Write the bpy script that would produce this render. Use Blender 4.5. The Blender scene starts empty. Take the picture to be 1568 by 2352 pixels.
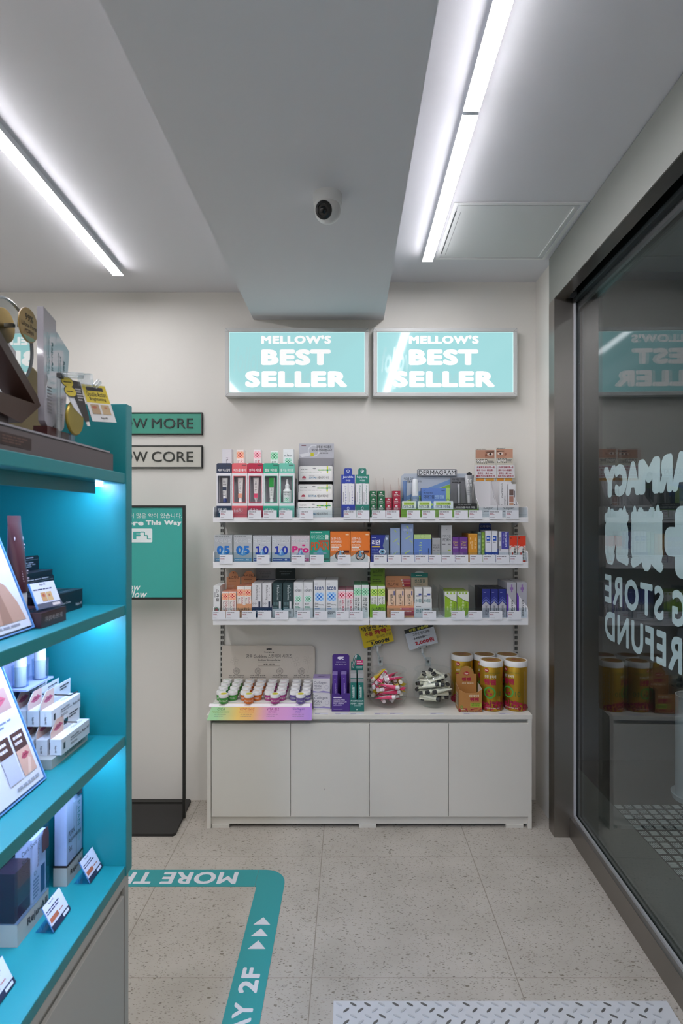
EXPO = 0.0
import bpy, bmesh, math, random
from mathutils import Vector as V, Matrix
R = math.radians
SC = bpy.context.scene
COL = SC.collection
rnd = random.Random(7)

# ---------------------------------------------------------------- materials
def lin(hx):
    hx = hx.lstrip('#')
    o = []
    for i in (0, 2, 4):
        c = int(hx[i:i+2], 16) / 255
        o.append(c / 12.92 if c <= .04045 else ((c + .055) / 1.055) ** 2.4)
    return (*o, 1)

MATS = {}
def pm(hx, rough=.45, metal=0.0, spec=.5, emit=0.0, noise=0.0, coat=0.0):
    key = (hx, rough, metal, spec, emit, noise, coat)
    if key in MATS: return MATS[key]
    m = bpy.data.materials.new('finish_' + hx.strip('#'))
    m.use_nodes = True
    nt = m.node_tree; b = nt.nodes['Principled BSDF']
    c = lin(hx)
    b.inputs['Base Color'].default_value = c
    b.inputs['Roughness'].default_value = rough
    b.inputs['Metallic'].default_value = metal
    b.inputs['Specular IOR Level'].default_value = spec
    b.inputs['Coat Weight'].default_value = coat
    if emit:
        b.inputs['Emission Color'].default_value = c
        b.inputs['Emission Strength'].default_value = emit; b.inputs['Base Color'].default_value = tuple(x * .1 for x in c[:3]) + (1,)
    if noise:
        tc = nt.nodes.new('ShaderNodeTexCoord'); n = nt.nodes.new('ShaderNodeTexNoise')
        n.inputs['Scale'].default_value = 3.0; n.inputs['Detail'].default_value = 5
        nt.links.new(tc.outputs['Object'], n.inputs['Vector'])
        mx = nt.nodes.new('ShaderNodeMix'); mx.data_type = 'RGBA'
        mx.inputs[6].default_value = tuple(x * (1 - noise) for x in c[:3]) + (1,)
        mx.inputs[7].default_value = c
        nt.links.new(n.outputs['Fac'], mx.inputs[0]); nt.links.new(mx.outputs[2], b.inputs['Base Color'])
    MATS[key] = m
    return m

def clear(hx='f4fafc', base=.04, rough=0.0, name='clear', diff=0.0):
    """clear plastic or glass sheet: see-through with a facing-angle gloss"""
    key = (name, hx, base, rough, diff)
    if key in MATS: return MATS[key]
    m = bpy.data.materials.new(name); m.use_nodes = True
    nt = m.node_tree; nt.nodes.remove(nt.nodes['Principled BSDF'])
    out = nt.nodes['Material Output']
    tr = nt.nodes.new('ShaderNodeBsdfTransparent'); tr.inputs[0].default_value = lin(hx)
    gl = nt.nodes.new('ShaderNodeBsdfGlossy'); gl.inputs['Roughness'].default_value = rough
    gl.inputs[0].default_value = (1, 1, 1, 1)
    lw = nt.nodes.new('ShaderNodeLayerWeight'); lw.inputs[0].default_value = .5
    p = nt.nodes.new('ShaderNodeMath'); p.operation = 'POWER'; p.inputs[1].default_value = 5
    ma = nt.nodes.new('ShaderNodeMath'); ma.operation = 'MULTIPLY_ADD'; ma.inputs[1].default_value = 1 - base; ma.inputs[2].default_value = base
    mx = nt.nodes.new('ShaderNodeMixShader')
    nt.links.new(lw.outputs['Facing'], p.inputs[0]); nt.links.new(p.outputs[0], ma.inputs[0]); nt.links.new(ma.outputs[0], mx.inputs[0])
    src = tr.outputs[0]
    if diff:
        d = nt.nodes.new('ShaderNodeBsdfDiffuse'); d.inputs[0].default_value = lin(hx)
        m2 = nt.nodes.new('ShaderNodeMixShader'); m2.inputs[0].default_value = diff
        nt.links.new(tr.outputs[0], m2.inputs[1]); nt.links.new(d.outputs[0], m2.inputs[2]); src = m2.outputs[0]
    nt.links.new(src, mx.inputs[1]); nt.links.new(gl.outputs[0], mx.inputs[2])
    nt.links.new(mx.outputs[0], out.inputs['Surface'])
    MATS[key] = m
    return m

def MM(m):
    return m if isinstance(m, bpy.types.Material) else pm(m)

# ---------------------------------------------------------------- text outlines
TXT = {}
def tx(s, off=0.0, shear=0.0, space=1.0):
    key = (s, off, shear, space)
    if key not in TXT:
        cu = bpy.data.curves.new('tmp', 'FONT')
        cu.body = s; cu.shear = shear; cu.space_character = space + off * 2.2; cu.resolution_u = 3
        o = bpy.data.objects.new('tmp', cu); COL.objects.link(o)
        dg = bpy.context.evaluated_depsgraph_get()
        me = bpy.data.meshes.new_from_object(o.evaluated_get(dg))
        vs = [(v.co.x, v.co.y, 0.0) for v in me.vertices]
        fs = [tuple(p.vertices) if p.normal.z > 0 else tuple(reversed(p.vertices)) for p in me.polygons]
        bpy.data.objects.remove(o); bpy.data.curves.remove(cu); bpy.data.meshes.remove(me)
        if not vs: vs, fs = [(0, 0, 0), (1, 0, 0), (1, 1, 0)], []
        if off > .004:      # bolder: the same outline again, shifted all round
            k = 4 if off <= .025 else 8 if off <= .05 else 16
            v0, f0 = vs, fs; vs = list(v0); fs = list(f0)
            for i in range(k):
                a = 2 * math.pi * (i + .5) / k; b = len(vs)
                vs += [(x + off * 1.1 * math.cos(a), y + off * 1.1 * math.sin(a), -8.8e-5 / k * (i + 1)) for x, y, _ in v0]; fs += [tuple(j + b for j in f) for f in f0]
        x0 = min(v[0] for v in vs); x1 = max(v[0] for v in vs); y0 = min(v[1] for v in vs); y1 = max(v[1] for v in vs)
        dx = max(x1 - x0, 1e-5); dy = max(y1 - y0, 1e-5)
        TXT[key] = ([((x - x0) / dx, (y - y0) / dy, z) for x, y, z in vs], fs, dx / dy)
    return TXT[key]

# ---------------------------------------------------------------- mesh builder
class Fr:
    """a flat frame: origin, two directions in metres"""
    def __init__(s, o, u, v):
        s.o = V(o); s.u = V(u).normalized(); s.v = V(v).normalized(); s.n = s.u.cross(s.v).normalized()
    def p(s, a, b, h=0.0): return s.o + s.u * a + s.v * b + s.n * h

class MB:
    def __init__(s): s.v = []; s.f = []; s.m = []; s.sm = []
    def add(s, vs, fs, m, smooth=False):
        b = len(s.v); m = MM(m)
        s.v += [tuple(x) for x in vs]
        for f in fs:
            s.f.append(tuple(i + b for i in f)); s.m.append(m); s.sm.append(smooth)
        return s
    def box(s, x0, x1, y0, y1, z0, z1, m, T=None):
        vs = [V((x, y, z)) for z in (z0, z1) for y in (y0, y1) for x in (x0, x1)]
        if T is not None: vs = [T @ v for v in vs]
        return s.add(vs, [(0, 2, 3, 1), (4, 5, 7, 6), (0, 1, 5, 4), (2, 6, 7, 3), (0, 4, 6, 2), (1, 3, 7, 5)], m)
    def poly(s, F, pts, m, h=0.0):
        return s.add([F.p(a, b, h) for a, b in pts], [tuple(range(len(pts)))], m)
    def quad(s, F, a0, b0, a1, b1, m, h=0.0003): return s.poly(F, [(a0, b0), (a1, b0), (a1, b1), (a0, b1)], m, h)
    def slab(s, F, pts, m, h0, h1, side=None):
        n = len(pts)
        s.add([F.p(a, b, h0) for a, b in pts] + [F.p(a, b, h1) for a, b in pts],
              [tuple(reversed(range(n))), tuple(range(n, 2 * n))], m)
        return s.add([F.p(a, b, h0) for a, b in pts] + [F.p(a, b, h1) for a, b in pts],
              [(i, (i + 1) % n, n + (i + 1) % n, n + i) for i in range(n)], side or m)
    def text(s, F, t, a0, b0, a1, b1, m, h=.0004, off=.0, rot=0, shear=0.0, space=1.0, deep=0.0):
        vs, fs, _ = tx(t, off, shear, space)
        W, H = a1 - a0, b1 - b0
        if rot == 0: q = [(a0 + x * W, b0 + y * H, z) for x, y, z in vs]
        elif rot == -90: q = [(a0 + y * W, b1 - x * H, z) for x, y, z in vs]
        elif rot == 90: q = [(a1 - y * W, b0 + x * H, z) for x, y, z in vs]
        else: q = [(a1 - x * W, b1 - y * H, z) for x, y, z in vs]
        s.add([F.p(a, b, h + z) for a, b, z in q], fs, m)
        if deep:
            from collections import Counter
            c = Counter()
            for f in fs:
                for i in range(len(f)): c[(f[i], f[(i + 1) % len(f)])] += 1
            ed = [e for e in c if (e[1], e[0]) not in c]
            n = len(q)
            s.add([F.p(a, b, h) for a, b, z in q] + [F.p(a, b, h - deep) for a, b, z in q], [(i, n + i, n + j, j) for i, j in ed], m)
        return s
    def disc(s, F, a, b, ra, rb, m, h=.0003, n=28):
        return s.poly(F, [(a + ra * math.cos(2 * math.pi * i / n), b + rb * math.sin(2 * math.pi * i / n)) for i in range(n)], m, h)
    def ring(s, F, a, b, r0, r1, m, h=.0003, n=28, t0=0.0, t1=2 * math.pi, sy=1.0):
        vs = []; k = n + 1
        for i in range(k):
            t = t0 + (t1 - t0) * i / n
            vs += [F.p(a + r0 * math.cos(t), b + sy * r0 * math.sin(t), h), F.p(a + r1 * math.cos(t), b + sy * r1 * math.sin(t), h)]
        return s.add(vs, [(2 * i, 2 * i + 1, 2 * i + 3, 2 * i + 2) for i in range(n)], m)
    def stroke(s, F, pts, w, m, h=.0004):
        for (a, b), (c, d) in zip(pts, pts[1:]):
            L = math.hypot(c - a, d - b) or 1e-6
            nx, ny = -(d - b) / L * w / 2, (c - a) / L * w / 2
            s.poly(F, [(a - nx, b - ny), (c - nx, d - ny), (c + nx, d + ny), (a + nx, b + ny)], m, h)
        return s
    def lathe(s, prof, m, n=32, c=(0, 0, 0), T=None, smooth=True, cap=True):
        vs = []
        for r, z in prof:
            for i in range(n):
                t = 2 * math.pi * i / n
                p = V((c[0] + r * math.cos(t), c[1] + r * math.sin(t), c[2] + z))
                vs.append(T @ p if T is not None else p)
        fs = []
        for k in range(len(prof) - 1):
            for i in range(n):
                j = (i + 1) % n
                fs.append((k * n + i, k * n + j, (k + 1) * n + j, (k + 1) * n + i))
        s.add(vs, fs, m, smooth)
        for k, rev in ((0, True), (len(prof) - 1, False)):
            if cap and prof[k][0] > 1e-5:
                idx = [k * n + i for i in range(n)]
                s.add([vs[i] for i in idx], [tuple(reversed(range(n))) if rev else tuple(range(n))], m)
        return s
    def tube(s, p, q, r, m, n=12):
        p, q = V(p), V(q); d = q - p
        T = Matrix.Translation(p) @ d.to_track_quat('Z', 'Y').to_matrix().to_4x4()
        return s.lathe([(r, 0), (r, d.length)], m, n, T=T)
    def loft(s, rings, m, smooth=True, cap=True):
        n = len(rings[0]); vs = [p for r in rings for p in r]
        s.add(vs, [(k * n + i, k * n + (i + 1) % n, (k + 1) * n + (i + 1) % n, (k + 1) * n + i) for k in range(len(rings) - 1) for i in range(n)], m, smooth)
        if cap:
            s.add(rings[0], [tuple(reversed(range(n)))], m); s.add(rings[-1], [tuple(range(n))], m)
        return s
    def lines(s, F, a0, b0, a1, b1, n, m, h=.0004):
        r = random.Random(int(a0 * 1e5 + b0 * 1e4) + n)
        st = (b1 - b0) / n
        for i in range(n):
            x = a0; y = b1 - st * (i + .75); e = a0 + (a1 - a0) * r.uniform(.6, 1)
            while x < e:
                w = (a1 - a0) * r.uniform(.08, .22)
                s.quad(F, x, y, min(x + w, a1), y + st * .5, m, h); x += w + (a1 - a0) * .03
        return s
    def mesh(s, name):
        me = bpy.data.meshes.new(name)
        me.from_pydata(s.v, [], s.f)
        ms = []; idx = {}
        for m in s.m:
            if m.name not in idx: idx[m.name] = len(ms); ms.append(m); me.materials.append(m)
        me.polygons.foreach_set('material_index', [idx[m.name] for m in s.m])
        me.polygons.foreach_set('use_smooth', s.sm)
        if any(s.sm): me.set_sharp_from_angle(angle=R(38))
        me.update(); return me

def tag(o, label=None, cat=None, group=None, kind=None):
    if label: o['label'] = label
    if cat: o['category'] = cat
    if group: o['group'] = group
    if kind: o['kind'] = kind
    return o
def part(name, mb, parent, label=None, bevel=0.0):
    o = bpy.data.objects.new(name, mb.mesh(name)); COL.objects.link(o); o.parent = parent
    if label: o['label'] = label
    if bevel: bev(o, bevel)
    return o
def bev(o, w):
    b = o.modifiers.new('edge', 'BEVEL'); b.width = w; b.segments = 2; b.limit_method = 'ANGLE'; b.angle_limit = R(50)
def thing(name, label, cat, loc=(0, 0, 0), rz=0.0, group=None, kind=None):
    o = bpy.data.objects.new(name, None); COL.objects.link(o); o.empty_display_size = .05
    o.location = loc; o.rotation_euler = (0, 0, rz)
    return tag(o, label, cat, group, kind)
def solo(name, mb, label, cat, loc=(0, 0, 0), rz=0.0, group=None, bevel=0.0, kind=None):
    o = bpy.data.objects.new(name, mb.mesh(name)); COL.objects.link(o)
    o.location = loc; o.rotation_euler = (0, 0, rz)
    if bevel: bev(o, bevel)
    return tag(o, label, cat, group, kind)
def struct(name, mb, loc=(0, 0, 0), rz=0.0):
    return tag(solo(name, mb, None, None, loc, rz), kind='structure')
def rebase(t, loc):
    loc = V(loc)
    for ch in t.children: ch.location = -loc
    t.location = loc
def dup(o, loc=None, label=None, rz=None):
    c = o.copy(); COL.objects.link(c)
    if loc is not None: c.location = loc
    if rz is not None: c.rotation_euler = (0, 0, rz)
    if label: c['label'] = label
    for ch in list(o.children):
        d = ch.copy(); COL.objects.link(d); d.parent = c
        for g in ch.children:
            e = g.copy(); COL.objects.link(e); e.parent = d
    return c

def draw(mb, F, w, h, pr, h0=.0002):
    """print a list of marks on a face; positions are fractions of the face"""
    for i, p in enumerate(pr):
        k = p[0]; hh = h0 + .0001 * i + (.0001 if k == 't' else 0)
        if k == 'q': mb.quad(F, p[1] * w, p[2] * h, p[3] * w, p[4] * h, p[5], hh)
        elif k == 't':
            mb.text(F, p[1], p[2] * w, p[3] * h, p[4] * w, p[5] * h, p[6], hh, p[7] if len(p) > 7 else 0.0, p[8] if len(p) > 8 else 0, space=p[9] if len(p) > 9 else 1.0)
        elif k == 'l': mb.lines(F, p[1] * w, p[2] * h, p[3] * w, p[4] * h, p[5], p[6], hh)
        elif k == 'd': mb.disc(F, p[1] * w, p[2] * h, p[3] * w, (p[5] if len(p) > 5 else p[3]) * w, p[4], hh)
        elif k == 'r': mb.ring(F, p[1] * w, p[2] * h, p[3] * w, p[4] * w, p[5], hh)
        elif k == 'p': mb.poly(F, [(a * w, b * h) for a, b in p[1]], p[2], hh)
        elif k == 'x':   # chequered square with a plus sign
            x, y, sz, dk, md, lt = p[1] * w, p[2] * h, p[3] * w, p[4], p[5], p[6]
            c = sz / 5
            for a in range(5):
                for b in range(5):
                    col = dk if (a, b) in ((2, 1), (2, 2), (2, 3), (1, 2), (3, 2)) else (md if (a + b) % 2 else lt)
                    if (a, b) == (2, 2): col = lt
                    mb.quad(F, x + a * c, y + b * c, x + a * c + c, y + b * c + c, col, hh)

# ---------------------------------------------------------------- camera and pixel helpers (lens known, so photo measures become metres)
FP, CX, CY, HC = 1315.0, 802.0, 1191.0, 1.347
WY = 2.74                                  # back wall distance
def PX(px, Y): return (px - CX) * Y / FP
def PZ(py, Y): return HC - (py - CY) * Y / FP
cam = bpy.data.cameras.new('camera'); co = bpy.data.objects.new('camera', cam); COL.objects.link(co)
co.location = (0, 0, HC); co.rotation_euler = (R(90), 0, 0)
cam.sensor_fit = 'VERTICAL'; cam.sensor_height = 36; cam.sensor_width = 24
cam.lens = FP * 36 / 2352; cam.shift_x = -18 / 2352; cam.shift_y = 15 / 2352
cam.clip_start = .02
SC.camera = co
cam.dof.use_dof = True; cam.dof.focus_distance = 2.55; cam.dof.aperture_fstop = 6.3

XF = lambda o=(0, 0, 0): Fr(o, (1, 0, 0), (0, 0, 1))        # a face looking at the camera
YF = lambda o=(0, 0, 0): Fr(o, (0, 1, 0), (0, 0, 1))        # a face looking along +X
TF = lambda o=(0, 0, 0): Fr(o, (1, 0, 0), (0, 1, 0))        # a face looking up
# ================================================================ THE ROOM
def nmat(name): 
    m = bpy.data.materials.new(name); m.use_nodes = True
    return m, m.node_tree, m.node_tree.nodes['Principled BSDF']
def node(nt, t, **kw):
    n = nt.nodes.new(t)
    for k, v in kw.items(): setattr(n, k, v)
    return n
def math_(nt, op, a, b=None, c=None):
    n = node(nt, 'ShaderNodeMath', operation=op)
    for i, x in enumerate((a, b, c)):
        if x is None: continue
        if isinstance(x, (int, float)): n.inputs[i].default_value = x
        else: nt.links.new(x, n.inputs[i])
    return n.outputs[0]

def wallpaint(hx, rough=.6):
    m, nt, b = nmat('wall_paint')
    tc = node(nt, 'ShaderNodeTexCoord'); n = node(nt, 'ShaderNodeTexNoise'); n.inputs['Scale'].default_value = 240; n.inputs['Detail'].default_value = 4
    bp = node(nt, 'ShaderNodeBump'); bp.inputs['Strength'].default_value = .06; bp.inputs['Distance'].default_value = .002
    nt.links.new(tc.outputs['Object'], n.inputs['Vector']); nt.links.new(n.outputs['Fac'], bp.inputs['Height']); nt.links.new(bp.outputs[0], b.inputs['Normal'])
    b.inputs['Base Color'].default_value = lin(hx); b.inputs['Roughness'].default_value = rough; b.inputs['Specular IOR Level'].default_value = .3
    return m

def terrazzo():
    m, nt, b = nmat('terrazzo_tile')
    tc = node(nt, 'ShaderNodeTexCoord'); P = tc.outputs['Object']
    base = node(nt, 'ShaderNodeTexNoise'); base.inputs['Scale'].default_value = 5; base.inputs['Detail'].default_value = 6
    nt.links.new(P, base.inputs['Vector'])
    cr = node(nt, 'ShaderNodeValToRGB'); nt.links.new(base.outputs['Fac'], cr.inputs[0])
    cr.color_ramp.elements[0].color = lin('a29c92'); cr.color_ramp.elements[1].color = lin('b2aca2')
    cr.color_ramp.elements[0].position = .3; cr.color_ramp.elements[1].position = .7
    col = cr.outputs[0]
    for k, (sc, rot, st, dens, dark) in enumerate(((105, .5, 2.3, .84, '5a554c'), (85, 2.2, 2.1, .88, '6a6458'), (150, 1.2, 1.8, .80, '8a8374'), (58, .9, 1.9, .94, '6a6355'))):
        mp = node(nt, 'ShaderNodeMapping'); mp.inputs['Rotation'].default_value = (0, 0, rot); mp.inputs['Scale'].default_value = (1, st, 1)
        mp.inputs['Location'].default_value = (k * 3.7, k * 1.3, 0)
        nt.links.new(P, mp.inputs['Vector'])
        wn = node(nt, 'ShaderNodeTexNoise'); wn.inputs['Scale'].default_value = 30; nt.links.new(mp.outputs[0], wn.inputs['Vector'])
        vm = node(nt, 'ShaderNodeVectorMath', operation='MULTIPLY_ADD'); vm.inputs[1].default_value = (.012, .012, 0)
        nt.links.new(wn.outputs['Color'], vm.inputs[0]); nt.links.new(mp.outputs[0], vm.inputs[2])
        vo = node(nt, 'ShaderNodeTexVoronoi'); vo.voronoi_dimensions = '2D'; vo.inputs['Scale'].default_value = sc; vo.inputs['Randomness'].default_value = 1
        nt.links.new(vm.outputs[0], vo.inputs['Vector'])
        sep = node(nt, 'ShaderNodeSeparateColor'); nt.links.new(vo.outputs['Color'], sep.inputs[0])
        has = math_(nt, 'GREATER_THAN', sep.outputs[0], dens)
        rad = math_(nt, 'MULTIPLY_ADD', sep.outputs[1], .24, .12)
        inn = math_(nt, 'LESS_THAN', vo.outputs['Distance'], rad)
        f = math_(nt, 'MULTIPLY', has, inn); f = math_(nt, 'MULTIPLY', f, math_(nt, 'MULTIPLY_ADD', sep.outputs[2], .6, .35))
        mx = node(nt, 'ShaderNodeMix', data_type='RGBA'); mx.inputs[7].default_value = lin(dark)
        nt.links.new(f, mx.inputs[0]); nt.links.new(col, mx.inputs[6]); col = mx.outputs[2]
    sp = node(nt, 'ShaderNodeSeparateXYZ'); nt.links.new(P, sp.inputs[0])
    def joint(o, org, half):
        u = math_(nt, 'FRACT', math_(nt, 'DIVIDE', math_(nt, 'SUBTRACT', o, org - 6.0), .6))
        return math_(nt, 'LESS_THAN', math_(nt, 'ABSOLUTE', math_(nt, 'SUBTRACT', u, .5)), half)
    g = math_(nt, 'MAXIMUM', joint(sp.outputs[0], -.11 + .3, .0024), joint(sp.outputs[1], 1.679 + .3, .0024))
    mx = node(nt, 'ShaderNodeMix', data_type='RGBA'); mx.inputs[7].default_value = lin('837c70')
    nt.links.new(g, mx.inputs[0]); nt.links.new(col, mx.inputs[6])
    nt.links.new(mx.outputs[2], b.inputs['Base Color'])
    b.inputs['Roughness'].default_value = .42; b.inputs['Specular IOR Level'].default_value = .35
    return m

def steel(hx='96928d', rough=.3, aniso=.7):
    m, nt, b = nmat('brushed_steel')
    tc = node(nt, 'ShaderNodeTexCoord'); mp = node(nt, 'ShaderNodeMapping'); mp.inputs['Scale'].default_value = (900, 900, 1.5)
    n = node(nt, 'ShaderNodeTexNoise'); n.inputs['Scale'].default_value = 1; n.inputs['Detail'].default_value = 3
    nt.links.new(tc.outputs['Object'], mp.inputs[0]); nt.links.new(mp.outputs[0], n.inputs['Vector'])
    r = node(nt, 'ShaderNodeMapRange'); r.inputs[3].default_value = rough - .06; r.inputs[4].default_value = rough + .08
    nt.links.new(n.outputs['Fac'], r.inputs[0]); nt.links.new(r.outputs[0], b.inputs['Roughness'])
    b.inputs['Base Color'].default_value = lin(hx); b.inputs['Metallic'].default_value = 1
    b.inputs['Anisotropic'].default_value = aniso
    return m

WALL = wallpaint('dad7d0'); CEIL = wallpaint('dadade'); STEEL = steel(); FLOOR = terrazzo()
WHITE = pm('e6e4de', .4); LACQ = pm('dedbd2', .38)
BLACK = pm('1b1b19', .35)
DARK = pm('080909', .6)

XL, YB = -3.0, -2.6
struct('floor', MB().box(XL, .93, YB, WY, -.1, 0, FLOOR))
struct('wall_back', MB().box(XL, .96, WY, WY + .12, 0, 2.7, WALL))
struct('wall_left', MB().box(XL - .1, XL, YB, WY + .12, 0, 2.7, WALL))
struct('wall_front', MB().box(XL, 2.0, YB - .1, YB, 0, 2.7, pm('a09c94', .6)))
struct('wall_right', MB().box(.891, .96, 2.49, WY, 0, 2.48, WALL))
struct('wall_behind', MB().box(.93, 1.0, YB, .55, 0, 2.7, WALL))
ZL, ZR, ZB = 2.43, 2.478, 2.298
struct('ceiling_left', MB().box(XL, -.458, YB, WY, ZL, 2.7, CEIL))
struct('ceiling_right', MB().box(.164, 1.0, YB, WY, ZR, 2.7, CEIL))
struct('ceiling_beam', MB().box(-.458, .164, YB, WY, ZB, 2.7, CEIL))
# access hatch in the ceiling
t = thing('ceiling_hatch', 'flush white square access hatch in the ceiling beside the steel door header', 'access hatch', (.375, 2.045, ZR))
mb = MB()
for a in ((0, .475, 0, .014), (0, .475, .436, .45), (0, .014, .014, .436), (.461, .475, .014, .436)): mb.box(*a, -.004, .0, 'e2e3e2')
part('frame', mb, t)
mb = MB().box(.02, .455, .02, .43, -.003, .0, 'd9dbda').box(.034, .036, .06, .40, -.0034, -.003, '8d9090').box(.438, .441, .03, .42, -.006, -.003, 'f0f0ee').box(.014, .02, .06, .40, -.0005, 0, '55595a')
part('panel', mb, t)

# ceiling battens
def led(hx, e):
    m, nt, b = nmat('led_diffuser'); nt.nodes.remove(b)
    em = node(nt, 'ShaderNodeEmission'); em.inputs[0].default_value = lin(hx); em.inputs[1].default_value = e
    nt.links.new(em.outputs[0], nt.nodes['Material Output'].inputs[0]); return m
LED = led('f4f2f7', 58.0)
def batten(label, p, q, z):
    a, b_ = V(p), V(q); d = a - b_; ang = math.atan2(d.y, d.x) - math.pi / 2; L = d.length
    t = thing('mounted_batten_light', label, 'ceiling light', (b_.x, b_.y, z), ang, 'linear ceiling lights')
    part('housing', MB().box(-.011, .011, 0, L, -.031, 0, pm('e8ecf0', .4)).box(-.0212, .0212, 0, L, -.0318, -.030, pm('e8ecf0', .4)), t)
    part('diffuser', MB().box(-.021, .021, .004, L - .004, -.0355, -.0319, LED), t)
    for a in (0, L - .004): part('end_cap', MB().box(-.021, .021, a, a + .004, -.0355, -.0319, pm('f2f5f8', .3)), t)
batten('long white light batten on the ceiling between hatch and beam, end near wall', (.333, 2.445), (.329, 1.552), ZR)
batten('long white light batten continuing towards the viewer from the hatch side batten', (.328, 1.545), (.322, .35), ZR)
batten('white light batten on the ceiling over the teal shelf unit', (-.997, 2.474), (-.955, 1.30), ZL)
batten('ceiling light batten behind the viewer over the shop aisle', (.31, .15), (.31, -1.9), ZR)
batten('ceiling light batten behind the viewer over the teal shelves', (-.95, 1.2), (-.93, -1.9), ZL)
batten('ceiling light batten along the far shop wall beyond the teal shelves', (-2.2, 2.3), (-2.2, -1.9), ZL)

# dome camera on the beam
t = thing('mounted_security_camera', 'white turret security camera with black eye under the ceiling beam', 'camera', (-.064, 1.685, ZB))
part('base', MB().lathe([(.043, 0), (.043, -.012), (.041, -.03), (.034, -.036)], pm('e4e4e4', .4), 40), t)
mb = MB(); T = Matrix.Translation((0, -.004, -.047)) @ Matrix.Rotation(R(150), 4, 'X') @ Matrix.Rotation(R(14), 4, 'Y')
T = Matrix.Translation((0, -.004, -.046)) @ V((-.36, -.86, -.42)).to_track_quat('Z', 'Y').to_matrix().to_4x4()
rr = .0385
mb.lathe([(rr * math.sin(R(a)), rr * math.cos(R(a))) for a in range(180, 38, -8)], pm('dcdcdc', .35), 40, T=T)
bl = part('ball_housing', mb, t)
mb = MB(); zc = rr * math.cos(R(40)); r0 = rr * math.sin(R(40))
mb.lathe([(r0 + .0006, zc - .002), (r0, zc + .002), (.017, zc + .005), (.0165, zc + .002), (.001, zc + .002)], pm('151515', .3), 36, T=T)
e = part('eye', mb, t, 'black camera eye')
mb = MB().lathe([(.010, zc + .002), (.010, zc + .004), (.007, zc + .0055), (.001, zc + .006)], pm('05060a', .05), 24, T=T)
part('lens', mb, e)

# ================================================================ THE SLIDING DOOR ON THE STREET SIDE
DL, DR = (.93, 2.417, 0), R(-1.31)
# door post and header
struct('trim_1', MB().box(-.064, .03, 0, .07, 0, 2.278, STEEL).box(-.0645, -.0635, .0, .07, 0, 2.278, STEEL), DL, DR)
mb = MB().box(-.064, -.012, -1.95, .07, 2.278, ZR - .004, pm('7d7f79', .5)).box(-.06, -.012, -1.95, .07, ZR - .004, ZR, DARK)
struct('trim_2', mb, DL, DR)
mb = MB().box(-.062, -.012, -1.95, .0, 2.2765, 2.278, STEEL).box(-.012, .10, -1.95, .07, 2.33, 2.47, DARK)
for k in range(6): mb.box(-.008, .012, -.25 - .3 * k, -.20 - .3 * k, 2.30, 2.33, pm('2b2e30', .4))
struct('trim_3', mb, DL, DR)
ALU = pm('c9cbcd', .35, .6)
d = bpy.data.objects.new('door_1', None); COL.objects.link(d); d.location = DL; d.rotation_euler = (0, 0, DR); d['kind'] = 'structure'
mb = MB().box(.0, .034, -1.95, 0.0, 0, .086, STEEL).box(.016, .024, -1.95, 0, .086, .096, ALU).box(.024, .032, -1.95, 0, .086, .09, DARK)
part('bottom_rail', mb, d)
mb = MB().box(.016, .023, -.008, 0.0, .09, 2.26, pm('b4b6ba', .4)).box(.024, .032, -.008, 0.0, .09, 2.26, pm('26292b', .4))
part('stile', mb, d)
mb = MB().box(.012, .03, -1.95, 0, 2.256, 2.272, pm('5a6062', .3, .7)).box(.03, .05, -1.95, 0, 2.22, 2.33, pm('0e1213', .5))
part('top_rail', mb, d)
GL = clear('e8efef', .045, name='door_glass')
part('glass_pane', MB().box(.028, .036, -1.95, -.006, .09, 2.23, GL), d)
def rrect(a0, b0, a1, b1, r, n=5):
    pts = []
    for cx, cy, t0 in ((a1 - r, b0 + r, -90), (a1 - r, b1 - r, 0), (a0 + r, b1 - r, 90), (a0 + r, b0 + r, 180)):
        for i in range(n + 1):
            t = R(t0 + 90 * i / n); pts.append((cx + r * math.cos(t), cy + r * math.sin(t)))
    return pts
# lettering stuck on the outer face, read from the street
F = YF((.0372, 0, 0)); F.o.y = -2.417
DEC = pm('f2f7fa', .6)
DY = lambda px: .962 * FP / (px - CX)
mb = MB()
def puffy(t, y0, y1, z0, z1, off): mb.text(F, t, y0, z0, y1, z1, DEC, 0, off)
W = [('P', 1.42, 1.508), ('H', 1.505, 1.60), ('A', 1.590, 1.69), ('R', 1.685, 1.765), ('M', 1.755, 1.895), ('A', 1.882, 1.985), ('C', 1.975, 2.07), ('Y', 2.06, 2.165)]
for c, a, b_ in W: puffy(c, a, b_, 1.425, 1.54, .085)
for c, a, b_ in (('藥', 1.735, 1.95), ('药', 1.962, 2.158)): 
    puffy(c, a, b_, 1.178, 1.383, .045)
    puffy(c, a + .01, b_ - .01, 1.19, 1.375, .075)
    mb.stroke(F, [(a + .015, 1.345), (b_ - .015, 1.345)], .05, DEC, .0001)
for qi, q in enumerate(((1.742, 1.205, 1.943, 1.365, .03), (1.966, 1.205, 2.04, 1.335, .03), (2.085, 1.2, 2.154, 1.34, .03), (1.98, 1.29, 2.14, 1.375, .02), (1.81, 1.18, 1.87, 1.3, .025))): mb.poly(F, rrect(*q), DEC, -.00015 - .00003 * qi)
for a in (1.77, 1.92, 1.995, 2.12): 
    mb.disc(F, a, 1.362, .014, .028, DEC, .00015); 
for a, b_, r in ((1.845, 1.28, .075), (2.03, 1.27, .03), (2.12, 1.27, .026)): mb.disc(F, a, b_, r, .06, DEC, .0002)
mb.poly(F, rrect(1.585, 1.175, 1.672, 1.383, .03), DEC, 0); mb.poly(F, rrect(1.525, 1.235, 1.73, 1.322, .03), DEC, .0001)
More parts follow.
